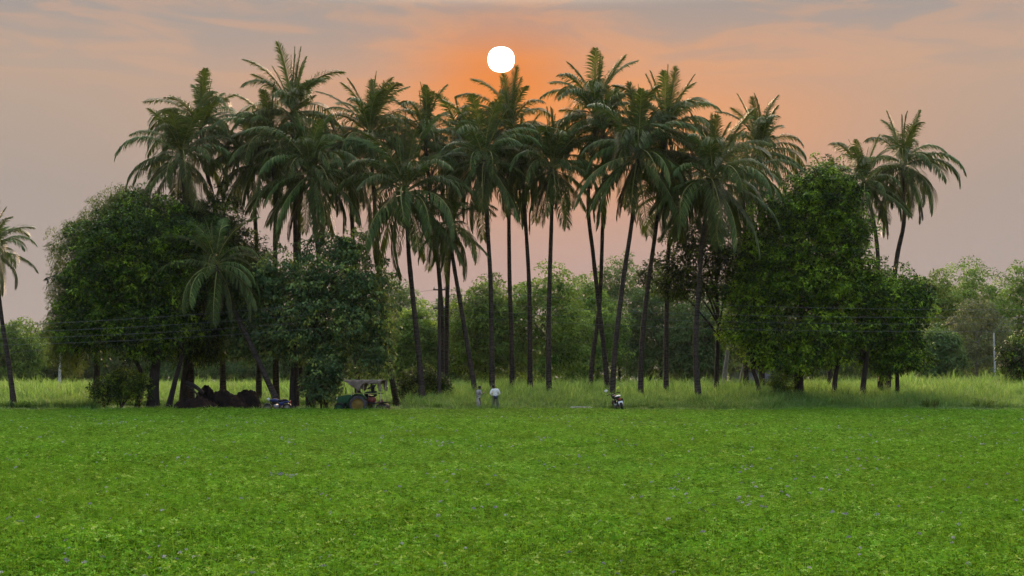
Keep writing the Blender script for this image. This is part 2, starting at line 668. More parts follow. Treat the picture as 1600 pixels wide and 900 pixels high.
# ------------------------------------------------------------------ coconut palms
def frond_mesh(name, pitch, droop, length, seed, dry=False, sparse=1.0):
    """one palm frond growing along +X from the origin, sagging under its own weight"""
    r = np.random.default_rng(seed)
    n = 16
    pts = [np.zeros(3)]
    yaw = 0.0
    tw = r.normal(0, .12)
    for i in range(n):
        t = (i + .5) / n
        a = math.radians(max(pitch - droop * t ** 1.45, -88))
        yaw = tw * t * 1.5
        d = np.array([math.cos(a) * math.cos(yaw), math.cos(a) * math.sin(yaw), math.sin(a)])
        pts.append(pts[-1] + d * length / n)
    pts = np.array(pts)
    V, Fq, Ft, Tq, Tt = [], [], [], [], []
    # rachis
    tang = np.gradient(pts, axis=0)
    tang /= np.linalg.norm(tang, axis=1, keepdims=True)
    side = np.cross(tang, np.array([0, 0, 1.0]) + np.array([1e-3, 0, 0]))
    side /= np.maximum(np.linalg.norm(side, axis=1, keepdims=True), 1e-6)
    if pitch > 60:
        side = np.tile(np.array([[0, -1.0, 0]]), (len(pts), 1))
    upv = np.cross(side, tang)
    rr = np.linspace(.055, .010, n + 1)
    for i in range(n + 1):
        for k in range(4):
            a = math.pi / 2 * k + math.pi / 4
            V.append(pts[i] + (side[i] * math.cos(a) * 1.3 + upv[i] * math.sin(a) * .8) * rr[i])
    for i in range(n):
        for k in range(4):
            Fq.append((i * 4 + k, i * 4 + (k + 1) % 4, (i + 1) * 4 + (k + 1) % 4, (i + 1) * 4 + k))
            Tq.append(.95 if not dry else .6)
    # leaflets
    N = int(62 * sparse)
    for s in (1, -1):
        for j in range(N):
            t = .13 + .87 * (j + r.uniform(-.3, .3)) / (N - 1)
            t = min(max(t, .1), 1.0)
            x = t * n
            i = min(int(x), n - 1)
            fr = x - i
            p = pts[i] * (1 - fr) + pts[i + 1] * fr
            tg = tang[i] * (1 - fr) + tang[i + 1] * fr
            sd = side[i]
            uv = upv[i]
            ll = (.43 + .76 * math.sin(math.pi * min(1, .12 + t * .80)) ** .8) * (length / 5.0) * r.uniform(.82, 1.12)
            if pitch > 80:
                ll *= .48
            elif pitch > 66:
                ll *= .78
            if t > .85:
                ll *= 1 - (t - .85) * 2.6
            fw = (1.0 + .9 * t if pitch > 70 else .50 + .75 * t) + r.normal(0, .12)
            d0 = sd * s + tg * fw + uv * (.30 if pitch > 30 else .12) + r.normal(0, .07, 3)
            d0 /= np.linalg.norm(d0)
            hang = (.40 if pitch > 60 else .95) * r.uniform(.6, 1.45) * (1.5 if dry else 1.0)
            d1 = d0 + np.array([0, 0, -hang])
            d1 /= np.linalg.norm(d1)
            d2 = d1 + np.array([0, 0, -hang * 1.1])
            d2 /= np.linalg.norm(d2)
            w = .067 * (length / 5.0) * r.uniform(.8, 1.15)
            wd = tg * .8 + uv * .5
            wd -= d0 * wd.dot(d0)
            wd /= max(np.linalg.norm(wd), 1e-6)
            m1 = p + d0 * ll * .33
            m2 = m1 + d1 * ll * .36
            tip = m2 + d2 * ll * .34
            b = len(V)
            V += [p + wd * w * .25, p - wd * w * .25, m1 + wd * w * .5, m1 - wd * w * .5, m2 + wd * w * .42, m2 - wd * w * .42, tip]
            Fq += [(b, b + 1, b + 3, b + 2), (b + 2, b + 3, b + 5, b + 4)]
            Ft.append((b + 4, b + 5, b + 6))
            ti = float(np.clip(r.normal(.44, .18), 0, .95))
            Tq += [ti + .05, ti]
            Tt.append(max(ti - .08, 0))
    mat = M['palm_dry'] if dry else M['palm']
    return np_mesh(name, np.array(V), [np.array(Fq), np.array(Ft)], Tq + Tt, [mat])


FR = {}
for key, pitch, droop in (('spear', 86, 12), ('upright', 76, 30), ('rising', 64, 72), ('arching', 50, 108), ('level', 28, 106), ('bowed', 8, 92), ('falling', -15, 70), ('hanging', -42, 44)):
    FR[key] = [frond_mesh('frond', pitch + dp, droop + dd, 5.0, k * 31 + int(pitch) + 100)
               for k, (dp, dd) in enumerate(((0, 0), (5, -14), (-6, 12)))]
FR['dead'] = [frond_mesh('frond', -58, 30, 4.2, 900 + k, dry=True, sparse=.55) for k in range(2)]
ORDER = ['spear', 'upright', 'rising', 'arching', 'level', 'bowed', 'falling', 'hanging']


def palm(cx, cy, D, s, basepx, mids, n, label, seed, low=7, dead=2, tall=1.0, rad=.20, lean=0.0):
    """coconut palm: trunk through the pixel path, crown centre at (cx, cy)"""
    r = random.Random(seed)
    base = Vector((xat(basepx, D), D, 0))
    root = empty('coconut_palm', base)
    tag(root, label, 'palm tree', 'coconut palms of the grove')
    top = at(cx, cy, D) - base
    path = [Vector((0, 0, -.1))] + [at(x, y, D) - base for (x, y) in reversed(mids)] + [top]
    sp = spline(path, 34)
    nn = len(sp)
    mb = MB()
    rr = []
    for i in range(nn):
        t = i / (nn - 1)
        q = rad * (1 - .42 * t) * (1 + .75 * math.exp(-t * 22)) * (1 + .07 * (i % 2)) * s ** .3
        rr.append(q * (1 + r.uniform(-.05, .05)))
    rr[-1] *= 1.25
    rr[-2] *= 1.15
    mb.tube(sp, rr, 9)
    mb.build('trunk', M['palm_trunk'], root)
    # fibre and old leaf bases gathered under the crown, with green nuts
    up = (sp[-1] - sp[-3]).normalized()
    nb = MB()
    for k in range(r.randint(9, 14)):
        a = r.uniform(0, 6.283)
        q = top + Vector((math.cos(a) * .30, math.sin(a) * .30, -.25 - r.random() * .55)) * s
        nb.ell(q, (.12 * s, .12 * s, .15 * s), 7, 5)
    nb.build('coconut_bunch', M['coconut'], root)
    az = r.uniform(0, 6.283)
    for k in range(n):
        age = (k + .5) / n
        az += 2.39996 + r.uniform(-.45, .45)
        idx = min(int(age ** .80 * (low + 1) + r.uniform(-.45, .45)), low)
        idx = max(idx, 0)
        key = ORDER[idx]
        me = r.choice(FR[key])
        o = bpy.data.objects.new('frond', me)
        link(o, root)
        ls = s * r.uniform(.78, 1.12) * (tall if idx <= 1 else 1.0) * (.80 if idx == 0 else 1) * (.90 if idx == 1 else 1)
        o.location = top + up * (.25 * (1 - age) - .25 * age) * s
        o.rotation_euler = (r.gauss(0, .10), r.gauss(0, .14) + lean, az)
        o.scale = (ls, ls * r.uniform(.9, 1.1) * (.45 if idx == 0 else 1), ls)
    for k in range(dead):
        o = bpy.data.objects.new('frond', r.choice(FR['dead']))
        link(o, root)
        o['label'] = 'brown withered frond hanging down'
        o.location = top - up * .45 * s
        o.rotation_euler = (0, 0, r.uniform(0, 6.283))
        o.scale = (s * r.uniform(.7, 1),) * 3
    return root


M['coconut'] = mat_plain('coconut_husk', (.10, .10, .035), .6, c2=(.07, .055, .03), scale=4)

NFR = 1.42
PALMS = [
    # cx, cy, D, s, basepx, mids(top->down), n, low, dead, tall, label
    (314, 200, 98, .90, 350, [(323, 268), (334, 320), (345, 450)], 30, 6, 1, 1.0, 'coconut palm behind the dark mango crown with a dark curved trunk under its spear tuft'),
    (283, 245, 95, .95, 300, [(290, 330), (296, 450)], 28, 7, 1, .8, 'coconut palm drooping just above the mango crown, outermost on the left of the grove'),
    (457, 178, 97, .93, 462, [(459, 260), (462, 420)], 26, 5, 0, 1.15, 'tallest coconut palm of the grove, its tuft highest of all against the sky'),
    (425, 222, 96, .95, 432, [(430, 330), (430, 400)], 30, 7, 1, .9, 'coconut palm tucked directly below and left of the tallest palm'),
    (484, 268, 93, 1.05, 487, [(491, 340), (499, 430), (492, 540)], 32, 7, 2, 1.0, 'coconut palm with long hanging fronds, its dark trunk sinking into the round leafy tree'),
    (392, 255, 99, .85, 405, [(398, 330), (404, 470)], 26, 7, 1, .9, 'coconut palm filling the gap between the mango crown and the tallest palm'),
    (578, 212, 98, .98, 622, [(584, 300), (591, 400), (604, 540)], 32, 6, 1, 1.05, 'coconut palm whose trunk leans down to the ground right behind the tractor'),
    (634, 300, 92, 1.12, 662, [(637, 370), (641, 425), (655, 560)], 32, 7, 2, 1.0, 'low broad coconut palm with pale fronds hanging almost to the small bush'),
    (664, 218, 99, .92, 690, [(675, 330), (686, 430), (691, 520)], 30, 6, 1, 1.0, 'coconut palm with the left of the two trunks standing side by side above the bush'),
    (704, 352, 94, .72, 748, [(707, 400), (722, 490)], 22, 7, 2, .7, 'small low coconut palm whose slanting trunk ends behind the person in grey'),
    (756, 250, 95, .98, 769, [(760, 330), (766, 430), (768, 520)], 32, 7, 1, 1.0, 'coconut palm whose trunk comes down right behind the person in white'),
    (797, 203, 100, .92, 801, [(795, 300), (796, 430), (799, 520)], 28, 6, 1, 1.0, 'coconut palm whose tip touches the bottom of the sun'),
    (816, 245, 99, .88, 828, [(820, 330), (826, 430), (828, 520)], 26, 7, 1, .8, 'coconut palm with the second straight trunk right of the person in white'),
    (862, 262, 97, .95, 858, [(862, 330), (859, 430), (857, 520)], 32, 7, 3, 1.0, 'coconut palm right of the sun, a withered frond hanging along its straight trunk'),
    (932, 180, 99, 1.0, 952, [(919, 310), (927, 400), (936, 480), (945, 560)], 28, 6, 1, 1.05, 'tall coconut palm leaning left whose trunk crosses in front of another slim trunk'),
    (944, 212, 100, .85, 918, [(942, 330), (937, 470), (926, 560)], 26, 6, 1, .9, 'coconut palm leaning right whose trunk crosses behind its neighbour'),
    (997, 240, 93, 1.10, 955, [(988, 340), (972, 450), (960, 560)], 34, 7, 2, .95, 'big coconut palm with wide arching fronds, its slanting trunk ending just left of the motorcycle'),
    (1041, 208, 96, 1.02, 1000, [(1027, 340), (1012, 450), (1003, 540)], 32, 6, 1, 1.0, 'coconut palm with one long frond reaching up right, trunk slanting down right of the motorcycle'),
    (1055, 300, 99, .80, 1040, [(1046, 370), (1042, 460)], 26, 7, 2, .7, 'half hidden coconut palm with a thin upright trunk beside the dark airy tree'),
    (1113, 280, 92, 1.10, 1092, [(1098, 370), (1092, 450), (1087, 540)], 34, 7, 2, .95, 'broad coconut palm with heavy fronds resting against the bright leafy tree'),
    (1188, 235, 104, .98, 1190, [(1190, 330)], 26, 6, 0, 1.0, 'coconut palm peering over the top of the bright leafy tree'),
    (1411, 258, 101, .92, 1384, [(1411, 300), (1412, 350), (1398, 430)], 28, 7, 2, 1.05, 'lone slender coconut palm with a bent trunk on the right end of the grove'),
    (1350, 284, 99, .84, 1376, [(1362, 330), (1371, 390), (1372, 450)], 28, 7, 3, .8, 'coconut palm leaning against the bent palm, with dark hanging fronds'),
    (1292, 292, 109, .62, 1296, [(1294, 350)], 18, 5, 0, 1.0, 'small coconut palm showing only its tip above the bright leafy tree'),
    (-10, 392, 90, .70, 25, [(-4, 440), (3, 500), (14, 570)], 26, 7, 1, 1.0, 'lone coconut palm at the left edge of the photo, apart from the grove'),
    (338, 414, 89, .86, 443, [(352, 450), (373, 500), (402, 560)], 24, 7, 3, .7, 'low coconut palm before the dark trees, its trunk leaning steeply from the blue motorcycle'),
    (545, 258, 101, .88, 560, [(550, 340)], 28, 7, 1, .9, 'coconut palm squeezed behind the drooping palm and above the round leafy tree'),
    (460, 250, 101, .85, 470, [(467, 340), (467, 400)], 26, 7, 1, .9, 'coconut palm hidden behind the tallest palm, only its lower fronds and trunk showing'),
    (722, 235, 102, .90, 697, [(708, 350), (700, 430), (698, 520)], 28, 7, 1, .9, 'coconut palm with the right of the two trunks standing side by side above the bush'),
    (1160, 290, 100, .85, 1165, [(1164, 380)], 24, 7, 1, .7, 'coconut palm spreading low in front of the bright leafy tree'),
]
for i, (cx, cy, D, s, bpx, mids, n, low, dead, tall, lab) in enumerate(PALMS):
    palm(cx, cy, D, s * 1.09, bpx, mids, int(n * NFR), lab, 100 + i, low, dead, tall)

# ------------------------------------------------------------------ broadleaf trees of the grove
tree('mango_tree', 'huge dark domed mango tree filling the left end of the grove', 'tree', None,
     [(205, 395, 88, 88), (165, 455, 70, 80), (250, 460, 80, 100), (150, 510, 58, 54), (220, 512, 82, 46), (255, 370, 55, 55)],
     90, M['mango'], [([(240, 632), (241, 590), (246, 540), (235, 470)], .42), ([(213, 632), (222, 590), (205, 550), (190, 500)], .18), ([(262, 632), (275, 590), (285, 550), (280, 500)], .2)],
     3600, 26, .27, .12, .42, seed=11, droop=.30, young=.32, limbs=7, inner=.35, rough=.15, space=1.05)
tree('tamarind_tree', 'feathery light green tree showing as a wispy rim left of the dark mango', 'tree', None,
     [(150, 400, 62, 75), (118, 475, 42, 72), (205, 330, 50, 34), (108, 540, 28, 45), (185, 345, 40, 40)],
     93, M['feather'], [([(150, 628), (152, 560), (150, 470)], .25)], 900, 70, .26, .05, .55, seed=12, droop=.7, flat=1.2, young=.25, rough=.16, limbs=10)
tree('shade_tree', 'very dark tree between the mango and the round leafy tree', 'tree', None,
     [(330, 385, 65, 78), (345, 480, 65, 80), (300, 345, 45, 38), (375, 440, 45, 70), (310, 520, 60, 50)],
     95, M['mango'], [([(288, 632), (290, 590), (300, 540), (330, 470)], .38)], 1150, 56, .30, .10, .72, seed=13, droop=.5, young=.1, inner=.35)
tree('leafy_tree', 'round blue green leafy tree over the tractor', 'tree', None,
     [(420, 452, 50, 55), (490, 455, 62, 68), (560, 475, 52, 78), (540, 395, 36, 30), (450, 522, 68, 38), (515, 548, 36, 40), (395, 515, 38, 42), (580, 545, 36, 46), (385, 475, 36, 46), (400, 530, 40, 32)],
     91, M['peepal'], [([(459, 632), (458, 590), (465, 540), (470, 480)], .26), ([(487, 632), (483, 590), (500, 530), (510, 470)], .30)],
     2600, 22, .24, .17, .42, seed=14, droop=.55, young=.3, rough=.24, limbs=12, inner=.25, space=1.0)
tree('leafy_tree', 'bright green leafy tree filling the right end of the grove', 'tree', None,
     [(1235, 345, 52, 60), (1285, 300, 52, 50), (1208, 425, 64, 62), (1280, 440, 76, 75), (1190, 515, 52, 52), (1290, 525, 72, 44), (1330, 372, 26, 58), (1365, 480, 44, 52), (1235, 560, 55, 28), (1325, 300, 22, 30), (1300, 355, 46, 50), (1350, 445, 40, 44), (1168, 465, 42, 55), (1190, 395, 40, 50)],
     94, M['bright'], [([(1247, 640), (1248, 590), (1245, 540), (1255, 450)], .40), ([(1188, 640), (1184, 600), (1175, 565), (1195, 520)], .20), ([(1302, 640), (1305, 590), (1312, 550), (1310, 480)], .22), ([(1344, 640), (1350, 590), (1354, 550), (1345, 480)], .24)],
     5200, 26, .26, .13, .44, seed=15, droop=.25, young=.42, rough=.20, limbs=7, inner=.35, space=1.05)
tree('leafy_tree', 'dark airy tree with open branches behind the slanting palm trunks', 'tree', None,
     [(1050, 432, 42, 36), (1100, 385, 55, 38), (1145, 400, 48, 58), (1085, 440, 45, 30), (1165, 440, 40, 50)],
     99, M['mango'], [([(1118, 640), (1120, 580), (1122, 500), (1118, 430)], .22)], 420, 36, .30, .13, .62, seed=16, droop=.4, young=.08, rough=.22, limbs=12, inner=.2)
tree('leafy_tree', 'lower leafy tree stepping down from the right side of the bright leafy tree', 'tree', None,
     [(1395, 500, 52, 68), (1422, 470, 40, 36), (1395, 555, 50, 32), (1365, 540, 40, 40), (1360, 470, 42, 44)],
     96, M['bright'], [([(1400, 640), (1402, 590), (1400, 520)], .2)], 1900, 26, .26, .13, .44, seed=17, droop=.3, young=.28, rough=.2, inner=.3, space=1.0)


def bush(label, rows, D, mat, n, per, llen, lwid, cr, seed, name='bush', group=None, **kw):
    r = np.random.default_rng(seed)
    E = px_ells(rows, D)
    base = Vector((xat(rows[0][0], D), D, 0))
    v, f, t = leaf_cloud(E, n, per, llen, lwid, cr, r, **kw)
    root = empty(name, base)
    tag(root, label, 'bush', group)
    o = link(bpy.data.objects.new('foliage', np_mesh('foliage', v - np.array(base), f, t, [mat])), root)
    o['kind'] = 'stuff'
    mb = MB()
    for k in range(7):
        e = E[k % len(E)]
        g = Vector((e[0] + r.uniform(-.6, .6) * e[3], e[1] + r.uniform(-.5, .5) * e[4], e[2] + r.uniform(-.2, .5) * e[5])) - base
        s = Vector((r.uniform(-.3, .3), r.uniform(-.3, .3), -.05))
        mb.tube(spline([s, s.lerp(g, .5) + Vector((0, 0, .2)), g], 5), [.05, .045, .04, .03, .02, .01], 5)
    mb.build('stem', M['bark'], root)
    return root


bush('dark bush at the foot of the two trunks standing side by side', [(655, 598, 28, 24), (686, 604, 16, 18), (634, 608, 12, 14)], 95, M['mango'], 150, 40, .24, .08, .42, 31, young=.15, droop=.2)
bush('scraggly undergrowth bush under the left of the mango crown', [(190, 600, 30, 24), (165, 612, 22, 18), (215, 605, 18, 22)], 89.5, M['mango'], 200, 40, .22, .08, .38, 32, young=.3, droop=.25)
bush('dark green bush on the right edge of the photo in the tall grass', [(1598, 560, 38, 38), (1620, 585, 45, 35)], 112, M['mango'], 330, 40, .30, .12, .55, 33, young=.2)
bush('twiggy fallen branch heap beside the thick trunk of the bright leafy tree', [(1222, 600, 24, 14)], 93.5, M['mango'], 60, 24, .22, .07, .3, 34, name='branch_heap')
bush('low leafy bush right against the front of the tractor', [(508, 585, 26, 42), (490, 600, 18, 24)], 90, M['peepal'], 230, 40, .24, .14, .42, 35, young=.08)

# ------------------------------------------------------------------ far trees beyond the grass
FAR = [
    # cx, topy, halfwidth, D, material, label
    (-40, 512, 45, 165, 'farleaf', 'far tree beyond the grass, cut by the left edge of the photo'),
    (22, 506, 42, 160, 'neem', 'far tree beyond the grass directly right of the lone left palm'),
    (72, 508, 40, 168, 'farleaf', 'far tree beyond the grass touching the feathery rim of the mango'),
    (125, 530, 40, 175, 'farleaf', 'far tree glimpsed through the feathery rim of the mango'), (200, 520, 50, 180, 'farleaf', 'far tree behind the thick trunk of the mango'), (290, 525, 50, 178, 'farleaf', 'far tree seen over the earth mounds'), (380, 515, 50, 175, 'farleaf', 'far tree behind the leaning palm trunk by the blue motorcycle'),
    (455, 520, 45, 180, 'farleaf', 'far tree behind the twin trunks of the round leafy tree'), (545, 500, 48, 172, 'farleaf', 'far tree rising behind the tractor canopy'),
    (612, 440, 48, 165, 'farleaf', 'dim bluish far tree behind the low broad palm'),
    (650, 485, 42, 128, 'neem', 'yellow green tree behind the trunk of the low broad palm'),
    (755, 440, 52, 126, 'neem', 'bright tree seen between the slanting trunk and the trunk behind the person in white'),
    (845, 428, 75, 128, 'neem', 'widest bright tree at the centre, seen between the straight palm trunks'),
    (705, 470, 40, 150, 'farleaf', 'far tree peeping between the paired trunks and the slanting trunk'),
    (915, 440, 50, 140, 'neem', 'tree with a rounded top just left of the crossing palm trunks'),
    (965, 412, 62, 150, 'farleaf', 'tall hazy tree with its top behind the crossing palm trunks'),
    (1035, 425, 55, 145, 'farleaf', 'dark hazy tree behind the trunks slanting over the motorcycle'),
    (1100, 470, 52, 140, 'farleaf', 'low dark hazy tree left of the grey shed'),
    (1140, 440, 36, 165, 'paleleaf', 'pale washed out tree over the grey shed'),
    (1210, 470, 60, 180, 'farleaf', 'far tree behind the left side of the bright leafy tree'), (1300, 480, 60, 180, 'farleaf', 'far tree behind the thick trunk of the bright leafy tree'), (1390, 470, 55, 178, 'farleaf', 'far tree behind the dark low tree on the right'),
    (1465, 428, 52, 160, 'neem', 'far tree rising just right of the dark low tree'),
    (1520, 414, 58, 165, 'neem', 'tallest far tree on the right beyond the grass'),
    (1590, 416, 58, 168, 'neem', 'far tree beyond the grass cut by the right edge of the photo'),
    (1655, 425, 55, 168, 'neem', 'far tree just outside the right edge of the photo'),
    (1466, 515, 30, 132, 'farleaf', 'small round bluish tree standing in front of the right far trees'),
    (1528, 468, 44, 136, 'paleleaf', 'sparse grey leaved tree beside the slim white pole'),
]
for i, (cx, top, hw, D, mk, lab) in enumerate(FAR):
    base_y = 600
    h = base_y - top
    r = random.Random(50 + i)
    rows = [(cx, top + h * .38, hw * .85, h * .38), (cx - hw * .55, top + h * .58, hw * .6, h * .34), (cx + hw * .55, top + h * .55, hw * .6, h * .34),
            (cx + r.uniform(-.4, .4) * hw, top + h * .2, hw * .5, h * .2), (cx - hw * .1, top + h * .74, hw * .9, h * .28),
            (cx + r.uniform(-.6, .6) * hw, top + h * .3, hw * .5, h * .22)]
    sp = mk == 'paleleaf'
    tree('far_tree', lab or 'far dark tree almost lost behind the crowns of the grove', 'tree', 'trees beyond the tall grass', rows, D, M[mk],
         [([(cx, 630), (cx + r.uniform(-4, 4), 580), (cx, top + h * .5)], .22)], 230 if sp else 480, 34 if sp else 44, .34, .17, .80, seed=200 + i, limbs=8,
         barkmat=M['pale_bark'] if sp else None, young=.3, rough=.2, droop=.35, inner=.2)


def distant_wood():
    r = np.random.default_rng(5)
    V, F, T = [], [], []
    off = 0
    E = []
    for k in range(46):
        x = -120 + k * 5.6 + r.uniform(-1.5, 1.5)
        h = r.uniform(7, 12)
        E.append((x, 235 + r.uniform(-8, 8), h * .5, 5.0, 4.0, h * .55))
    for k in range(60):
        E.append((-122 + k * 4.2 + r.uniform(-1, 1), 233 + r.uniform(-6, 6), r.uniform(1.2, 2.6), 3.4, 2.5, 2.2))
    v, f, t = leaf_cloud(E, 4200, 26, .75, .40, 1.25, r, rough=.2, inner=.3)
    o = link(bpy.data.objects.new('distant_wood', np_mesh('distant_wood', v, f, t, [M['farleaf']])))
    tag(o, 'low distant belt of trees closing the far edge of the farmland', kind='stuff')


distant_wood()


# ------------------------------------------------------------------ crop field and tall grass (scattered stuff)
def src_collection(name, meshes):
    c = bpy.data.collections.new(name)
    for i, me in enumerate(meshes):
        c.objects.link(bpy.data.objects.new('%s_%02d' % (name, i), me))
    return c


def scatter(name, P, R, S, I, coll, label):
    me = bpy.data.meshes.new(name)
    me.vertices.add(len(P))
    me.vertices.foreach_set('co', np.asarray(P, np.float32).ravel())
    a = me.attributes.new('rot', 'FLOAT_VECTOR', 'POINT')
    a.data.foreach_set('vector', np.asarray(R, np.float32).ravel())
    a = me.attributes.new('scl', 'FLOAT_VECTOR', 'POINT')
    a.data.foreach_set('vector', np.asarray(S, np.float32).ravel())
    a = me.attributes.new('idx', 'INT', 'POINT')
    a.data.foreach_set('value', np.asarray(I, np.int32))
    o = link(bpy.data.objects.new(name, me))
    tag(o, label, kind='stuff')
    ng = bpy.data.node_groups.new(name + '_scatter', 'GeometryNodeTree')
    ng.interface.new_socket('Geometry', in_out='INPUT', socket_type='NodeSocketGeometry')
    ng.interface.new_socket('Geometry', in_out='OUTPUT', socket_type='NodeSocketGeometry')
    gi = ng.nodes.new('NodeGroupInput')
    go = ng.nodes.new('NodeGroupOutput')
    ci = ng.nodes.new('GeometryNodeCollectionInfo')
    ci.inputs['Collection'].default_value = coll
    ci.inputs['Separate Children'].default_value = True
    ci.inputs['Reset Children'].default_value = True
    ip = ng.nodes.new('GeometryNodeInstanceOnPoints')
    ip.inputs['Pick Instance'].default_value = True

    def attr(nm, ty):
        n = ng.nodes.new('GeometryNodeInputNamedAttribute')
        n.data_type = ty
        n.inputs['Name'].default_value = nm
        return n.outputs['Attribute']
    ng.links.new(gi.outputs[0], ip.inputs['Points'])
    ng.links.new(ci.outputs[0], ip.inputs['Instance'])
    ng.links.new(attr('idx', 'INT'), ip.inputs['Instance Index'])
    ng.links.new(attr('rot', 'FLOAT_VECTOR'), ip.inputs['Rotation'])
    ng.links.new(attr('scl', 'FLOAT_VECTOR'), ip.inputs['Scale'])
    ng.links.new(ip.outputs[0], go.inputs[0])
    md = o.modifiers.new('scatter', 'NODES')
    md.node_group = ng
    return o


def crop_patch(seed, rad=.42, n=470, h=.38):
    """a clump of clover-like crop: three-leaflet leaves on thin stalks, thickest near the top"""
    r = np.random.default_rng(seed)
    ns = 78                                                  # leafy sprigs of unequal height
    q = np.sqrt(r.random(ns)) * rad
    a = r.uniform(0, 6.283, ns)
    sx, sy = q * np.cos(a), q * np.sin(a)
    sz = h * (1 - .50 * r.random(ns) ** 1.2) + .04 * np.sin(sx * 17 + seed) * np.sin(sy * 15)
    st = r.normal(0, .20, ns)
    k = r.integers(0, ns, n)
    dn = np.abs(r.normal(0, .05, n))
    P = np.stack([sx[k] + r.normal(0, .026, n), sy[k] + r.normal(0, .026, n), sz[k] - dn], 1)
    yaw = r.uniform(0, 6.283, n)
    size = r.uniform(.018, .034, n)
    base_t = np.clip(.46 + st[k] + r.normal(0, .17, n), 0, 1)
    vs, fs, ts = [], [], []
    off = 0
    tilt = r.normal(0, .62, (n, 3))
    for k in range(3):
        b = yaw + k * 2.1
        D = np.stack([np.cos(b), np.sin(b), r.normal(.25, .35, n)], 1)
        Nn = tilt + np.array([0, 0, 1.0])
        v, f = leaf_quads(P, D, Nn, size * r.uniform(.9, 1.3, n), size * .62, .10)
        vs.append(v)
        fs.append(f + off)
        off += len(v)
        ts.append(np.clip(base_t + r.normal(0, .08, n), 0, 1))
    # upright stalks and shoots
    m = 46
    q = np.sqrt(r.random(m)) * rad
    a = r.uniform(0, 6.283, m)
    P = np.stack([q * np.cos(a), q * np.sin(a), np.full(m, .12)], 1)
    D = np.stack([r.normal(0, .3, m), r.normal(0, .3, m), np.ones(m)], 1)
    v, f = leaf_quads(P, D, unit(m, r), r.uniform(.2, .32, m), np.full(m, .008), .02)
    vs.append(v)
    fs.append(f + off)
    ts.append(np.full(m, .8))
    return np_mesh('crop_patch', np.concatenate(vs), np.concatenate(fs), np.concatenate(ts), [M['crop']])


def crop_field():
    r = np.random.default_rng(3)
    P, S = [], []
    y = 6.0
    while y < 83.6:
        k = 1 + max(0, y - 14) / 55
        st = .40 * k
        w = y * .43 + 18
        xs = np.arange(-w, w, st)
        xs = xs + r.uniform(-.4, .4, len(xs)) * st
        ys = y + r.uniform(-.45, .45, len(xs)) * st
        hz = 1 + .12 * np.sin(xs * .31 + ys * .17) + .08 * np.sin(xs * 1.3 - ys * .9) + r.normal(0, .09, len(xs))
        P.append(np.stack([xs, ys, np.full(len(xs), .0)], 1))
        S.append(np.stack([np.full(len(xs), k), np.full(len(xs), k), hz], 1))
        y += st * .92
    P, S = np.concatenate(P), np.concatenate(S)
    S *= r.uniform(.92, 1.1, (len(S), 1))
    R = np.zeros_like(P)
    R[:, 2] = r.uniform(0, 6.283, len(P))
    R[:, :2] = r.normal(0, .05, (len(P), 2))
    c = src_collection('crop_patch', [crop_patch(k) for k in range(6)])
    scatter('crop', P, R, S, r.integers(0, 6, len(P)), c, 'dense green clover-like fodder crop covering the field in the foreground')
    print('crop patches', len(P))


crop_field()


def flowers():
    """small violet flower heads dotted through the crop"""
    r = np.random.default_rng(21)
    me = []
    for k in range(4):
        n = 16
        o = unit(n, r)
        o[:, 2] = np.abs(o[:, 2])
        P = o * .012
        P[:, 2] += .0
        v, f = leaf_quads(P, o + np.array([0, 0, .4]), unit(n, r), np.full(n, .022), np.full(n, .014))
        t = np.clip(r.normal(.25 + .2 * k, .12, n), 0, 1)
        me.append(np_mesh('flower_head', v, f, t, [M['flower']]))
    c = src_collection('flower_head', me)
    Y = 10 + 55 * r.random(950) ** 1.1
    X = (r.random(950) - .5) * 2 * (Y * .43 + 2)
    # clusters
    k = r.integers(0, 120, 330)
    X[300:] *= 1.15
    X = np.concatenate([X, X[k] + r.normal(0, .14, 330)])
    Y = np.concatenate([Y, Y[k] + r.normal(0, .14, 330)])
    Z = .40 + r.normal(0, .03, len(X))
    P = np.stack([X, Y, Z], 1)
    R = np.stack([r.normal(0, .3, len(X)), r.normal(0, .3, len(X)), r.uniform(0, 6, len(X))], 1)
    S = np.repeat((r.uniform(.45, 1.0, len(X)) * (1 + Y / 90))[:, None], 3, 1)
    scatter('flowers', P, R, S, r.integers(0, 4, len(X)), c, 'small violet and whitish flower heads dotted through the crop')


flowers()


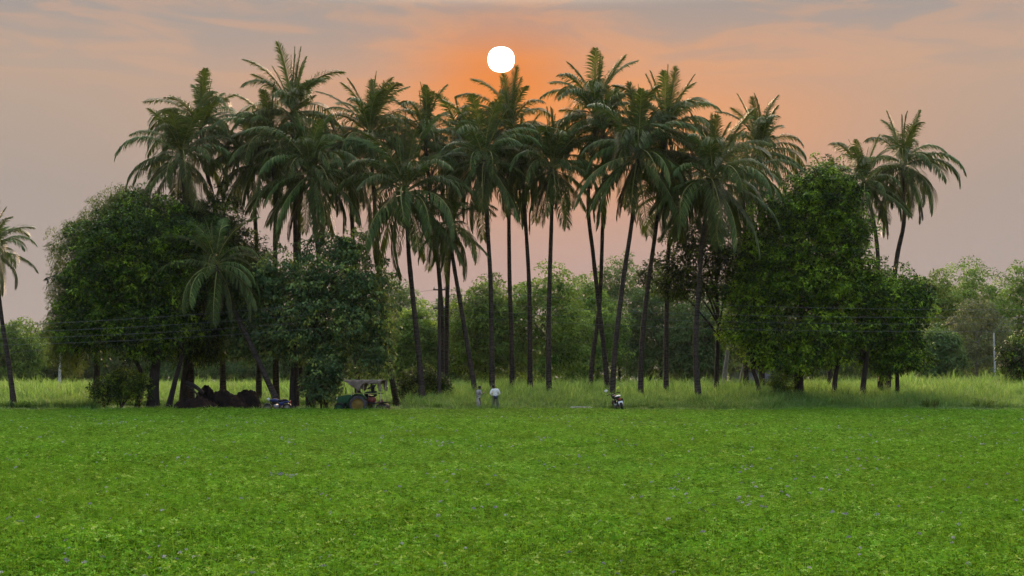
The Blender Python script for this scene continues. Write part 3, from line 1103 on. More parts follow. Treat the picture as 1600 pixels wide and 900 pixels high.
def grass_tuft(seed, n=40, h=1.5, rad=.30, w=.024, mat='grass', spread=.22):
    r = np.random.default_rng(seed)
    q = np.sqrt(r.random(n)) * rad
    a = r.uniform(0, 6.283, n)
    P = np.stack([q * np.cos(a), q * np.sin(a), np.zeros(n)], 1)
    L = h * r.uniform(.55, 1.1, n)
    lean = np.stack([np.cos(a), np.sin(a), np.zeros(n)], 1) * spread * r.uniform(.2, 1.3, (n, 1)) + r.normal(0, .10, (n, 3)) * np.array([1, 1, 0])
    up = np.array([0, 0, 1.0])
    D0 = up + lean * .5
    D1 = up + lean * 1.6
    D2 = up * .25 + lean * 3.6
    S = np.cross(up, lean + r.normal(0, .2, (n, 3)))
    S /= np.maximum(np.linalg.norm(S, axis=1, keepdims=True), 1e-6)
    L_ = L[:, None]
    p1 = P + D0 * L_ * .4
    p2 = p1 + D1 / np.linalg.norm(D1, axis=1, keepdims=True) * L_ * .35
    p3 = p2 + D2 / np.linalg.norm(D2, axis=1, keepdims=True) * L_ * .28
    W_ = w * r.uniform(.7, 1.3, (n, 1))
    V = np.stack([P - S * W_, P + S * W_, p1 - S * W_, p1 + S * W_, p2 - S * W_ * .7, p2 + S * W_ * .7, p3], 1).reshape(-1, 3)
    b = np.arange(n)[:, None] * 7
    Fq = np.concatenate([b + np.array([[0, 1, 3, 2]]), b + np.array([[2, 3, 5, 4]])])
    Ft = b + np.array([[4, 5, 6]])
    t = np.clip(r.normal(.46, .27, n), 0, 1)
    return np_mesh('grass_tuft', V, [Fq, Ft], np.concatenate([t - .15, t, t + .1]).clip(0, 1), [M[mat]])


def tall_grass():
    r = np.random.default_rng(9)
    c = src_collection('grass_tuft', [grass_tuft(k) for k in range(6)])
    P, S = [], []
    y = 83.2
    while y < 185:
        k = 1 + max(0, y - 90) / 40
        st = .38 * k
        w = y * .43 + 8
        xs = np.arange(-w, w, st)
        xs = xs + r.uniform(-.5, .5, len(xs)) * st
        ys = y + r.uniform(-.5, .5, len(xs)) * st
        px = xs / ys * FPX + 800
        # front edge: near on the right, pushed back behind the shade of the left trees
        front = np.where(px > 640, 85.4, np.where(px < 150, 89.0, 98.0)) + .8 * np.sin(xs * .7)
        hgt = np.clip((ys - front) / 13.0, 0, 1)
        hh = .42 + .86 * hgt ** .7
        hh *= 1 + .14 * np.sin(xs * .35 + 1) * np.sin(ys * .21) + r.normal(0, .19, len(xs))
        hh = np.where(px < 640, np.maximum(hh, .72), hh)
        hh = np.where((px > 1380) & (ys > 108), hh * 1.25, hh)
        low = ys <= front                                       # thin weeds on the bund and under the trees
        hh = np.where(low, np.clip(r.normal(.27, .10, len(xs)), .06, .5), hh)
        keep = np.where(low, r.random(len(xs)) < np.where(px > 640, .9, .16), hh > .1)
        P.append(np.stack([xs, ys, np.zeros(len(xs))], 1)[keep])
        S.append(np.stack([np.full(len(xs), k), np.full(len(xs), k), hh], 1)[keep])
        y += st * .9
    P, S = np.concatenate(P), np.concatenate(S)
    R = np.zeros_like(P)
    R[:, 2] = r.uniform(0, 6.283, len(P))
    R[:, :2] = r.normal(0, .06, (len(P), 2))
    scatter('tall_grass', P, R, S, r.integers(0, 6, len(P)), c, 'tall pale green fodder grass growing between and behind the palms')
    print('grass tufts', len(P))


tall_grass()


def reed_tuft(px, D, h, label):
    root = link(bpy.data.objects.new('reed_tuft', grass_tuft(int(px), 90, h, .5, .03, 'reed', .35)))
    root.location = (xat(px, D), D, 0)
    tag(root, label, 'plant', 'dark reed tufts in the grass')


reed_tuft(1452, 86.0, 1.25, 'dark reed tuft at the crop edge, left one of the two near the right edge')
reed_tuft(1536, 86.0, 1.35, 'dark reed tuft at the crop edge nearest the right side of the photo')



# ------------------------------------------------------------------ wires and poles
M['wire'] = mat_plain('grey_wire', (.13, .13, .13), .5, .3, noise=.1)
M['pole_pale'] = mat_plain('pale_concrete', (.55, .54, .50), .8, noise=.2, scale=3)
M['pole_dark'] = mat_plain('weathered_pole', (.06, .052, .045), .9, 0, .2, scale=4, bump=.3, stretch=(3, 3, .5))
M['ceramic'] = mat_plain('insulator', (.5, .48, .45), .3, noise=.1)


def pole(px, D, top_y, rad, mat, label, arms=(), armw=.9):
    base = Vector((xat(px, D), D, 0))
    h = at(px, top_y, D).z
    root = empty('utility_pole', base)
    tag(root, label, 'pole', None)
    MB().tube([(0, 0, -.3), (0, 0, h * .5), (0, 0, h)], [rad, rad * .88, rad * .72], 10).build('shaft', mat, root)
    for z in arms:
        zz = at(px, z, D).z
        MB().box((0, -rad - .05, zz), (armw, .09, .10)).build('crossarm', mat, root)
        for sx in (-1, 1):
            MB().lathe([(0, .05), (.035, .05), (.05, .09), (.03, .12), (.05, .15), (.03, .19), (0, .20)], 10, 'Z', (sx * armw * .42, -rad - .05, zz)).build('insulator', M['ceramic'], root)
    return root


def wire(ends, sag, label):
    base = Vector(ends[0])
    mb = MB()
    for a, b in zip(ends[:-1], ends[1:]):
        pts = []
        for i in range(41):
            t = i / 40
            p = Vector(a).lerp(Vector(b), t)
            p.z -= sag * 4 * t * (1 - t)
            pts.append(p - base)
        mb.tube(pts, .009, 5)
    o = mb.build('power_line', M['wire'])
    o.location = base
    tag(o, label, 'wire', 'power lines across the grove')


pole(686, 94.2, 448, .15, M['pole_dark'], 'dark utility pole pressed against the paired palm trunks above the bush', (453, 482))
WL = [(452, 516, 481, 'top'), (470, 524, 491, 'second'), (482, 533, 500, 'third'), (493, 542, 512, 'lowest')]
for (ym, yl, yr, nm) in WL:
    wire([at(-300, yl, 72), at(686, ym, 94), at(1850, yr, 80)], .62,
         {'top': 'topmost of the four sagging power lines crossing in front of the grove',
          'second': 'second power line from the top of the four crossing the grove',
          'third': 'third power line from the top of the four crossing the grove',
          'lowest': 'lowest of the four sagging power lines crossing in front of the grove'}[nm])
pole(93, 118, 541, .13, M['pole_pale'], 'slim pale pole in the grass at the left edge of the mango', (), .8)
wire([at(-300, 570, 110), at(93, 543, 118), at(420, 528, 118)], .25, 'single low wire held by the slim pale pole on the left')
pole(1555, 130, 520, .10, M['pole_pale'], 'slim white pole among the trees beyond the grass on the right', (), .8)

# ------------------------------------------------------------------ shed and pale trunks in the gap
M['shed_wall'] = mat_plain('shed_wall', (.20, .19, .20), .9, noise=.3, scale=2)
M['shed_roof'] = mat_plain('shed_roof', (.07, .062, .058), .8, noise=.4, scale=3)
M['shed_door'] = mat_plain('shed_door', (.10, .085, .07), .8, noise=.3)


def shed():
    D = 145
    x0, x1 = xat(1138, D), xat(1200, D)
    w = x1 - x0
    h = at(0, 577, D).z
    root = empty('shed', ((x0 + x1) / 2, D, 0))
    tag(root, 'low grey shed with a dark flat roof seen in the gap between trees', 'shed')
    mb = MB()
    mb.box((0, 0, h / 2), (w, 3.2, h))
    mb.build('wall', M['shed_wall'], root)
    rm = MB()
    rm.box((0, -.1, h + .12), (w + .7, 4.2, .20), Euler((math.radians(-4), 0, 0)).to_matrix())
    rm.build('roof', M['shed_roof'], root)
    MB().box((-w * .2, -1.63, 1.0), (.9, .06, 2.0)).build('door', M['shed_door'], root)
    MB().box((w * .22, -1.63, 1.5), (.8, .06, .8)).build('window', M['shed_door'], root)


shed()
tree('pale_trunk_tree', 'pale bare trunk leaning slightly right in front of the grey shed', 'tree', None, [(1146, 522, 24, 18), (1138, 505, 18, 16)], 112, M['neem'],
     [([(1129, 620), (1132, 590), (1137, 550), (1140, 515)], .26)], 60, 34, .26, .10, .5, barkmat=M['pale_bark'], seed=61, limbs=5)
tree('pale_trunk_tree', 'slim greyish trunk leaning right at the left foot of the bright leafy tree', 'tree', None, [(1172, 545, 22, 18)], 104, M['bright'],
     [([(1152, 630), (1157, 600), (1163, 570), (1168, 545)], .22)], 60, 34, .26, .10, .5, barkmat=M['pale_bark'], seed=62, limbs=4)

# ------------------------------------------------------------------ earth mounds under the left trees
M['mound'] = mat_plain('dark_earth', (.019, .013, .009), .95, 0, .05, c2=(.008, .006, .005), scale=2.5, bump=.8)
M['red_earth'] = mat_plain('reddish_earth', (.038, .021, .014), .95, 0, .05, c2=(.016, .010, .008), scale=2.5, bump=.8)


def mound(px, D, top, hw, mat, label, seed, name='earth_mound', cat='mound', dep=.9):
    r = np.random.default_rng(seed)
    k = D / FPX
    W_, H = hw * k, at(px, top, D).z
    n, rings = 40, 14
    ph = r.uniform(0, 6.28, 8)
    V = []
    for i in range(rings + 1):
        t = i / rings
        for j in range(n):
            a = 2 * math.pi * j / n
            q = 1 + .16 * math.sin(2 * a + ph[0]) + .10 * math.sin(5 * a + ph[1])
            z = H * math.cos(t * math.pi / 2) ** 1.1
            rr = W_ * q * math.sin(t * math.pi / 2) ** .85
            x, y = rr * math.cos(a), rr * math.sin(a) * dep
            z *= 1 + .12 * math.sin(x * 3.1 + ph[2]) * math.sin(y * 3.7 + ph[3])
            z += .08 * math.sin(x * 7 + ph[4]) * math.sin(y * 6 + ph[5]) + r.normal(0, .055)
            V.append((x + r.normal(0, .04), y + r.normal(0, .04), z if i < rings else -.15))
    F = []
    for i in range(rings):
        for j in range(n):
            F.append((i * n + j, (i + 1) * n + j, (i + 1) * n + (j + 1) % n, i * n + (j + 1) % n))
    o = link(bpy.data.objects.new(name, np_mesh(name, np.array(V), np.array(F), mats=[mat], smooth=False)))
    o.location = (xat(px, D), D, 0)
    tag(o, label, cat, 'earth heaps under the left trees')
    return o


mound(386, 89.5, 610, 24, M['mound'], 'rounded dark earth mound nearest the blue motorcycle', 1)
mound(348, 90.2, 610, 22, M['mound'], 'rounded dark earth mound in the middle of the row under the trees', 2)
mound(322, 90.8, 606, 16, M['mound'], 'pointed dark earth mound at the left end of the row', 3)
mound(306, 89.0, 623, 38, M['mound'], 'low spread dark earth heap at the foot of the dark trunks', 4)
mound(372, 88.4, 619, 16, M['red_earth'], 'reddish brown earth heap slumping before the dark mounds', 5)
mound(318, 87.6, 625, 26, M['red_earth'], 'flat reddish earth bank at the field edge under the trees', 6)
fl = MB()
A, B = at(291, 598, 89.6), at(318, 614, 89.2)
fl.tube(spline([A, A.lerp(B, .5) + Vector((0, 0, .1)), B], 8), [.16, .17, .16, .15, .15, .14, .13, .12, .11], 8)
A2, B2 = at(297, 607, 89.0), at(312, 622, 88.6)
fl2 = MB().tube(spline([A2, A2.lerp(B2, .5) + Vector((.05, 0, .05)), B2], 6), [.07, .07, .065, .06, .06, .05, .04], 7)
tag(fl.build('fallen_log', M['bark']), 'thick dark fallen log leaning onto the earth heap', 'log')
tag(fl2.build('fallen_branch', M['bark']), 'thin pale edged branch lying below the thick fallen log', 'branch')

# ------------------------------------------------------------------ vehicles
M['tyre'] = mat_plain('tyre_rubber', (.022, .021, .021), .85, 0, .3, noise=.2)
M['dust_tyre'] = mat_plain('dusty_tyre', (.085, .080, .080), .9, 0, .2, noise=.4)
M['green'] = mat_plain('green_paint', (.010, .065, .018), .65, 0, .25, noise=.2)
M['yellow'] = mat_plain('yellow_paint', (.22, .14, .012), .75, 0, .5, noise=.2)
M['limepaint'] = mat_plain('yellow_green_paint', (.20, .26, .035), .6, 0, .5, noise=.2)
M['steel'] = mat_plain('bare_steel', (.35, .35, .34), .4, .8, .5, noise=.2)
M['black'] = mat_plain('black_plastic', (.016, .016, .018), .7, 0, .2, noise=.2)
M['red'] = mat_plain('red_paint', (.20, .030, .022), .65, 0, .5, noise=.25)
M['tarp'] = mat_plain('beige_tarp', (.25, .20, .155), .9, 0, .1, c2=(.15, .115, .09), scale=3, bump=.3)
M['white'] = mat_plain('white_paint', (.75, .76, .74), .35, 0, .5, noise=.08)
M['lime'] = mat_plain('lime_mirror', (.55, .72, .05), .25, 0, .5, noise=.15)  # flat lime standing in for the reflection in the mirror glass
M['blue'] = mat_plain('blue_paint', (.016, .030, .13), .5, 0, .5, noise=.15)
M['lamp'] = mat_plain('lamp_glass', (.70, .70, .68), .12, 0, .6, noise=.05)
M['redlamp'] = mat_plain('red_lens', (.40, .02, .02), .2, 0, .6, noise=.05)
M['seatc'] = mat_plain('seat_cover', (.014, .014, .016), .8, 0, .3, noise=.2)
M['palewood'] = mat_plain('pale_wood', (.55, .50, .44), .8, 0, .2, c2=(.36, .32, .27), scale=5)


def tyre(mb, c, R, w, lugs=0):
    r = w * .5
    prof = [(R - w * .55, -r * .75), (R - w * .25, -r), (R - .02, -r * .8), (R, -r * .4), (R, r * .4), (R - .02, r * .8), (R - w * .25, r), (R - w * .55, r * .75), (R - w * .55, -r * .75)]
    mb.lathe(prof, 28, 'Y', c)
    for k in range(lugs):
        a = 2 * math.pi * k / lugs
        for s in (-1, 1):
            m = Euler((0, -a, 0)).to_matrix() @ Euler((0, 0, s * .6)).to_matrix()
            p = Euler((0, -a + s * .05, 0)).to_matrix() @ Vector((R + .012, s * w * .22, 0))
            mb.box(Vector(c) + p, (.05, .05, .05 + w * .0), Euler((0, -a, 0)).to_matrix())
            mb.box(Vector(c) + p, (.045, w * .42, .05), m)


def wheel(root, c, R, w, rim_mat, tyre_mat, hubw=.6, spokes=0, lugs=0):
    o = MB()
    tyre(o, (0, 0, 0), R, w, lugs)
    wo = o.build('wheel', tyre_mat, root)
    wo.location = c
    r = MB()
    Ri = R - w * .52
    r.lathe([(Ri, -w * .36), (Ri * .92, -w * .30), (Ri * .86, -w * .12), (Ri * .45, -w * .10), (Ri * .30, -w * .28), (0, -w * .30)], 24, 'Y')
    r.lathe([(Ri, w * .36), (Ri * .92, w * .30), (Ri * .86, w * .12), (Ri * .45, w * .10), (Ri * .30, w * .28), (0, w * .30)], 24, 'Y')
    if spokes:
        for k in range(spokes):
            a = 2 * math.pi * k / spokes
            r.tube([(0, 0, 0), (Ri * math.cos(a), 0, Ri * math.sin(a))], .012, 5)
    r.build('rim', rim_mat, wo)
    return wo


def tractor():
    D = 86.6
    x = xat(566, D)
    root = empty('tractor', (x, D, .02), math.radians(180 - 14))
    root.scale = (.92, .92, .92)
    tag(root, 'green tractor with yellow wheel centres under a torn beige canopy', 'tractor')
    P_ = lambda mb, n, m, **k: mb.build(n, M[m], root, **k)
    # hood: long tapered body, rounded nose
    mb = MB()
    prof = [(.55, .34, .78, 1.36), (1.0, .33, .76, 1.36), (1.45, .31, .74, 1.31), (1.78, .28, .72, 1.22), (1.88, .22, .76, 1.12)]
    rows = []
    for (px, hw, z0, z1) in prof:
        ring = [(-hw, z0), (-hw, z1 - .10), (-hw * .72, z1), (hw * .72, z1), (hw, z1 - .10), (hw, z0)]
        rows.append([len(mb.v) + i for i in range(6)])
        mb.v += [Vector((px, y, z)) for (y, z) in ring]
    for a, b in zip(rows[:-1], rows[1:]):
        for k in range(6):
            mb.f.append((a[k], a[(k + 1) % 6], b[(k + 1) % 6], b[k]))
    mb.f.append(tuple(rows[0])[::-1])
    mb.f.append(tuple(rows[-1]))
    P_(mb, 'hood', 'green')
    P_(MB().box((1.05, 0, 1.385), (.95, .44, .03)), 'hood_stripe', 'limepaint')
    P_(MB().box((1.885, 0, .92), (.03, .36, .34)), 'grille', 'black')
    for s in (-1, 1):
        P_(MB().lathe([(0, 0), (.07, 0), (.08, .03), (.06, .06), (0, .065)], 14, 'X', (1.87, s * .13, 1.08)), 'headlight', 'lamp')
    P_(MB().box((.45, 0, .72), (1.7, .36, .34)), 'engine_block', 'black')
    P_(MB().tube([(1.2, .18, 1.36), (1.2, .18, 1.75), (1.22, .18, 1.90)], [.035, .035, .03], 8), 'exhaust', 'black')
    P_(MB().box((1.5, 0, .48), (.12, 1.15, .10)), 'front_axle', 'green')
    for s in (-1, 1):
        wheel(root, (1.5, s * .68, .40), .40, .22, M['green'], M['tyre'])
        wheel(root, (.0 if s > 0 else .0, s * .78, .66), .66, .38, M['yellow'], M['dust_tyre'], lugs=18)
        f = MB()
        n = 12
        for i in range(n + 1):
            a = math.radians(-5 + 150 * i / n)
            for (rr, yy) in ((.74, -.22), (.77, -.22), (.77, .22), (.74, .22)):
                f.v.append(Vector((rr * math.cos(a), s * .78 + yy, .66 + rr * math.sin(a))))
        for i in range(n):
            for k in range(4):
                f.f.append((i * 4 + k, i * 4 + (k + 1) % 4, (i + 1) * 4 + (k + 1) % 4, (i + 1) * 4 + k))
        f.f += [(0, 1, 2, 3), tuple(n * 4 + k for k in (3, 2, 1, 0))]
        P_(f, 'fender', 'green')
        P_(MB().tube([(.62, s * .42, 1.47), (-1.45, s * .55, 1.45)], .035, 8), 'platform_rail', 'limepaint' if s > 0 else 'green')
    P_(MB().box((-.75, 0, .78), (1.3, 1.0, .10)), 'platform', 'black')
    P_(MB().box((-.78, 0, 1.0), (.42, .62, .36)), 'tool_box', 'red')
    P_(MB().box((-.78, 0, 1.24), (.46, .50, .10), bev=.04).box((-1.02, 0, 1.46), (.08, .48, .40), bev=.03), 'seat', 'black')
    P_(MB().box((.42, 0, 1.22), (.22, .6, .46)), 'dashboard', 'green')
    sw = MB()
    ctr, tilt = Vector((.18, 0, 1.56)), Euler((0, math.radians(-35), 0)).to_matrix()
    ring = [ctr + tilt @ Vector((.20 * math.cos(a), .20 * math.sin(a), 0)) for a in [2 * math.pi * i / 20 for i in range(21)]]
    sw.tube(ring, .016, 6)
    sw.tube([ctr, (.40, 0, 1.36)], .02, 6)
    for k in range(3):
        sw.tube([ctr, ring[k * 7]], .010, 5)
    P_(sw, 'steering_wheel', 'black')
    # canopy: posts, roof frame, sagging torn tarp
    for (xx, s) in ((.62, 1), (.62, -1), (-.30, 1), (-.30, -1), (-1.62, 1), (-1.62, -1)):
        P_(MB().tube([(xx, s * .52, .85), (xx, s * .55, 2.40)], .025, 7), 'canopy_post', 'palewood')
    r = np.random.default_rng(4)
    nx, ny = 30, 10
    V, F = [], []
    for i in range(nx + 1):
        for j in range(ny + 1):
            u, v = i / nx, j / ny * 2 - 1
            xx = 1.20 - 2.90 * u
            z = 2.47 - .05 * v * v - .03 * math.sin(u * 14) ** 2 + r.normal(0, .007)
            V.append((xx, v * .64, z))
    for i in range(nx):
        for j in range(ny):
            a = i * (ny + 1) + j
            F.append((a, a + 1, a + ny + 2, a + ny + 1))
    # side flaps: deep triangle at the front, shallow hem behind, a tail strip down the rear post
    for s in (-1, 1):
        b = len(V)
        for i in range(nx + 1):
            u = i / nx
            xx = 1.20 - 2.90 * u
            if u < .40:
                dr = .06 + .74 * (u / .40) ** 1.1
            elif u < .48:
                dr = .82 - .5 * (u - .40) / .08
            elif u < .93:
                dr = .26 + .05 * math.sin(u * 40)
            else:
                dr = .78
            for j in range(7):
                w = j / 6
                V.append((xx + r.normal(0, .012), s * (.64 + .05 * math.sin(w * 4 + u * 22) * w), 2.42 - dr * w + (r.normal(0, .015) if j else 0)))
        for i in range(nx):
            for j in range(6):
                a = b + i * 7 + j
                F.append((a, a + 1, a + 8, a + 7))
    me = np_mesh('canopy_tarp', np.array(V), np.array(F), mats=[M['tarp']], smooth=True)
    o = link(bpy.data.objects.new('canopy_tarp', me), root)
    md = o.modifiers.new('thick', 'SOLIDIFY')
    md.thickness = .012
    # rear implement: red A-frame with tines and a dark rotor
    P_(MB().tube([(-1.35, .28, .30), (-1.50, .04, 1.02)], .045, 8).tube([(-1.75, .34, .30), (-1.50, .04, 1.02)], .045, 8)
       .tube([(-1.35, -.28, .30), (-1.50, -.04, 1.02)], .045, 8).tube([(-1.75, -.34, .30), (-1.50, -.04, 1.02)], .045, 8)
       .tube([(-1.05, 0, .70), (-1.50, 0, .98)], .03, 8), 'hitch_frame', 'red')
    P_(MB().tube([(-1.62, -.75, .42), (-1.62, .75, .42)], .30, 14), 'rotor_drum', 'black')
    tn = MB()
    for k in range(7):
        yy = -.66 + .22 * k
        tn.tube([(-1.62, yy, .55), (-1.92, yy, .40), (-2.02, yy, .10)], [.03, .028, .015], 6)
    P_(tn, 'tines', 'red')
    P_(MB().box((-1.62, 0, .80), (.62, 1.5, .05), Euler((0, .12, 0)).to_matrix()), 'rotor_cover', 'black')


tractor()


def motorcycle(px, D, z, rz, lean, s, paint, label, mirrors, seat_band):
    root = empty('motorcycle', (xat(px, D), D, z), rz)
    root.rotation_euler = Euler((lean, 0, rz), 'XYZ')
    root.scale = (s, s, s)
    tag(root, label, 'motorcycle')
    P_ = lambda mb, n, m: mb.build(n, M[m], root)
    for xx in (-.64, .66):
        wheel(root, (xx, 0, .30), .30, .10 if xx > 0 else .12, M['steel'], M['tyre'], spokes=10)
    P_(MB().tube([(-.1, 0, .35), (.15, 0, .32), (.42, 0, .62), (.50, 0, .92)], .030, 7).tube([(.48, 0, .86), (.0, 0, .76), (-.55, 0, .72)], .028, 7)
       .tube([(-.64, .09, .30), (-.05, .09, .36)], .024, 7).tube([(-.64, -.09, .30), (-.05, -.09, .36)], .024, 7), 'frame', 'black')
    P_(MB().box((.08, 0, .42), (.36, .26, .30), bev=.06).lathe([(0, -.17), (.10, -.17), (.12, -.14), (.12, .14), (.10, .17), (0, .17)], 16, 'Y', (.02, 0, .36)), 'engine', 'steel')
    P_(MB().ell((.20, 0, .83), (.30, .15, .13), 16, 10).ell((.05, 0, .80), (.22, .12, .10), 14, 8), 'fuel_tank', paint)
    P_(MB().ell((-.30, 0, .82), (.42, .14, .07), 16, 8).ell((-.48, 0, .86), (.22, .13, .06), 14, 8), 'seat', 'seatc')
    P_(MB().ell((-.55, 0, .74), (.30, .13, .09), 14, 8), 'tail_cowl', paint)
    if seat_band:
        P_(MB().box((-.62, 0, .90), (.16, .30, .07), bev=.02), 'grab_rail', 'white')
        P_(MB().box((-.90, 0, .52), (.03, .26, .17), Euler((0, .25, 0)).to_matrix()), 'number_plate', 'white')
        P_(MB().tube([(-.70, -.17, .34), (-.30, -.17, .32), (.1, -.12, .28)], [.055, .05, .025], 10), 'exhaust', 'steel')
        P_(MB().box((-.55, .20, .62), (.34, .06, .22), bev=.02).box((-.55, -.20, .62), (.34, .06, .22), bev=.02), 'side_panel', 'black')
    else:
        P_(MB().tube([(-.80, -.17, .38), (-.30, -.17, .32), (.1, -.12, .28)], [.05, .05, .025], 10), 'exhaust', 'steel')
        P_(MB().box((-.28, .13, .62), (.34, .05, .22), bev=.02).box((-.28, -.13, .62), (.34, .05, .22), bev=.02), 'side_panel', paint)
    P_(MB().lathe([(0, 0), (.06, 0), (.07, -.03), (.05, -.06), (0, -.06)], 12, 'X', (-.84, 0, .72)), 'tail_lamp', 'redlamp')
    g = MB()
    for (xc, a0, a1) in ((-.64, 20, 175), (.66, 10, 150)):
        n = 10
        b = len(g.v)
        for i in range(n + 1):
            a = math.radians(a0 + (a1 - a0) * i / n)
            for (rr, yy) in ((.345, -.075), (.365, 0), (.345, .075), (.335, 0)):
                g.v.append(Vector((xc + rr * math.cos(a), yy, .30 + rr * math.sin(a))))
        for i in range(n):
            for k in range(4):
                g.f.append((b + i * 4 + k, b + i * 4 + (k + 1) % 4, b + (i + 1) * 4 + (k + 1) % 4, b + (i + 1) * 4 + k))
    P_(g, 'mudguard', 'black' if seat_band else paint)
    P_(MB().tube([(.66, .07, .30), (.50, .07, .92)], .022, 7).tube([(.66, -.07, .30), (.50, -.07, .92)], .022, 7), 'fork', 'steel')
    P_(MB().tube([(.30, .38, 1.00), (.42, .22, 1.03), (.48, 0, .97), (.42, -.22, 1.03), (.30, -.38, 1.00)], .017, 7), 'handlebar', 'black')
    for sd in (1, -1):
        P_(MB().tube([(.31, sd * .38, 1.0), (.40, sd * .24, 1.03)], .024, 8), 'grip', 'black')
    P_(MB().ell((.60, 0, .90), (.10, .11, .11), 14, 10), 'headlamp_shell', 'black' if seat_band else 'white')
    P_(MB().lathe([(.09, 0), (.085, .03), (.05, .045), (0, .05)], 14, 'X', (.66, 0, .90)), 'headlight', 'lamp')
    for sd, mm in ((1, mirrors[0]), (-1, mirrors[1])):  # white and lime mirror faces: bright reflections put into the colour
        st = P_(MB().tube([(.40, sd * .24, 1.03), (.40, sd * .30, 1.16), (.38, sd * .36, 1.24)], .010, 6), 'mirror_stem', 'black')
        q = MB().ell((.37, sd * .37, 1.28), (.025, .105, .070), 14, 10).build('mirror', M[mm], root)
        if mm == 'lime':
            q['label'] = 'mirror with a painted yellow green reflection'
    P_(MB().tube([(-.05, .10, .32), (-.12, .30, .02)], .014, 6), 'side_stand', 'black')
    return root


motorcycle(967, 83.9, .22, math.radians(90 + 9), math.radians(-14), 1.15, 'black', 'parked motorcycle seen from behind with white and yellow green reflections painted on its mirrors', ('white', 'lime'), True)
motorcycle(434, 87.4, .06, math.radians(180 + 6), math.radians(-6), 1.0, 'blue', 'blue motorcycle parked under the leaning palm trunk with a white headlamp', ('black', 'black'), False)


def low_frame():
    D = 83.8
    x0, x1 = xat(891, D), xat(925, D)
    w = x1 - x0
    root = empty('wooden_frame', ((x0 + x1) / 2, D, .18))
    tag(root, 'low pale wooden frame lying at the crop edge left of the motorcycle', 'frame')
    for yy in (-.3, .3):
        MB().tube([(-w / 2, yy, .30), (-w * .1, yy, .33), (w / 2, yy, .29)], .032, 7).build('rail', M['palewood'], root)
    for xx in (-w * .42, w * .40):
        MB().tube([(xx, -.34, .31), (xx, .34, .31)], .03, 7).build('crossbar', M['palewood'], root)
        for yy in (-.3, .3):
            MB().tube([(xx + .03, yy, 0), (xx - .02, yy, .37)], [.035, .03], 7).build('leg', M['palewood'], root)
    for k in range(7):
        xx = -w * .34 + w * .11 * k
        MB().tube([(xx, -.3, .32), (xx, .3, .32)], .008, 5).build('rope', M['palewood'], root)


low_frame()

# ------------------------------------------------------------------ people
M['skin'] = mat_plain('brown_skin', (.075, .040, .026), .55, 0, .4, noise=.12)
M['hair'] = mat_plain('black_hair', (.010, .009, .009), .6, 0, .3, noise=.2, scale=30)
M['shirt_white'] = mat_plain('white_shirt', (.80, .78, .70), .85, 0, .15, noise=.10, scale=7)
M['trouser_grey'] = mat_plain('grey_green_trousers', (.14, .15, .12), .9, 0, .15, noise=.2)
M['shirt_pattern'] = mat_plain('patterned_grey_shirt', (.50, .46, .42), .9, 0, .15, c2=(.16, .15, .15), scale=5)
M['lungi'] = mat_plain('pale_wrap', (.46, .40, .36), .9, 0, .15, noise=.25)
M['dark_cloth'] = mat_plain('dark_cloth', (.020, .020, .026), .9, 0, .15, noise=.3)
M['darkblue'] = mat_plain('dark_blue_bag', (.025, .035, .085), .7, 0, .3, noise=.2)


def skin(name, V, E, R, mat, parent, sub=1):
    me = bpy.data.meshes.new(name)
    me.from_pydata([tuple(v) for v in V], E, [])
    me.materials.append(mat)
    o = link(bpy.data.objects.new(name, me), parent)
    sm = o.modifiers.new('skin', 'SKIN')
    sm.use_smooth_shade = True
    if not me.skin_vertices:
        bm = bmesh.new()
        bm.from_mesh(me)
        bm.verts.layers.skin.verify()
        bm.to_mesh(me)
        bm.free()
    for i, sv in enumerate(me.skin_vertices[0].data):
        rr = R[i]
        sv.radius = rr if hasattr(rr, '__len__') else (rr, rr)
        sv.use_root = (i == 0)
    ss = o.modifiers.new('sub', 'SUBSURF')
    ss.levels = ss.render_levels = sub
    return o


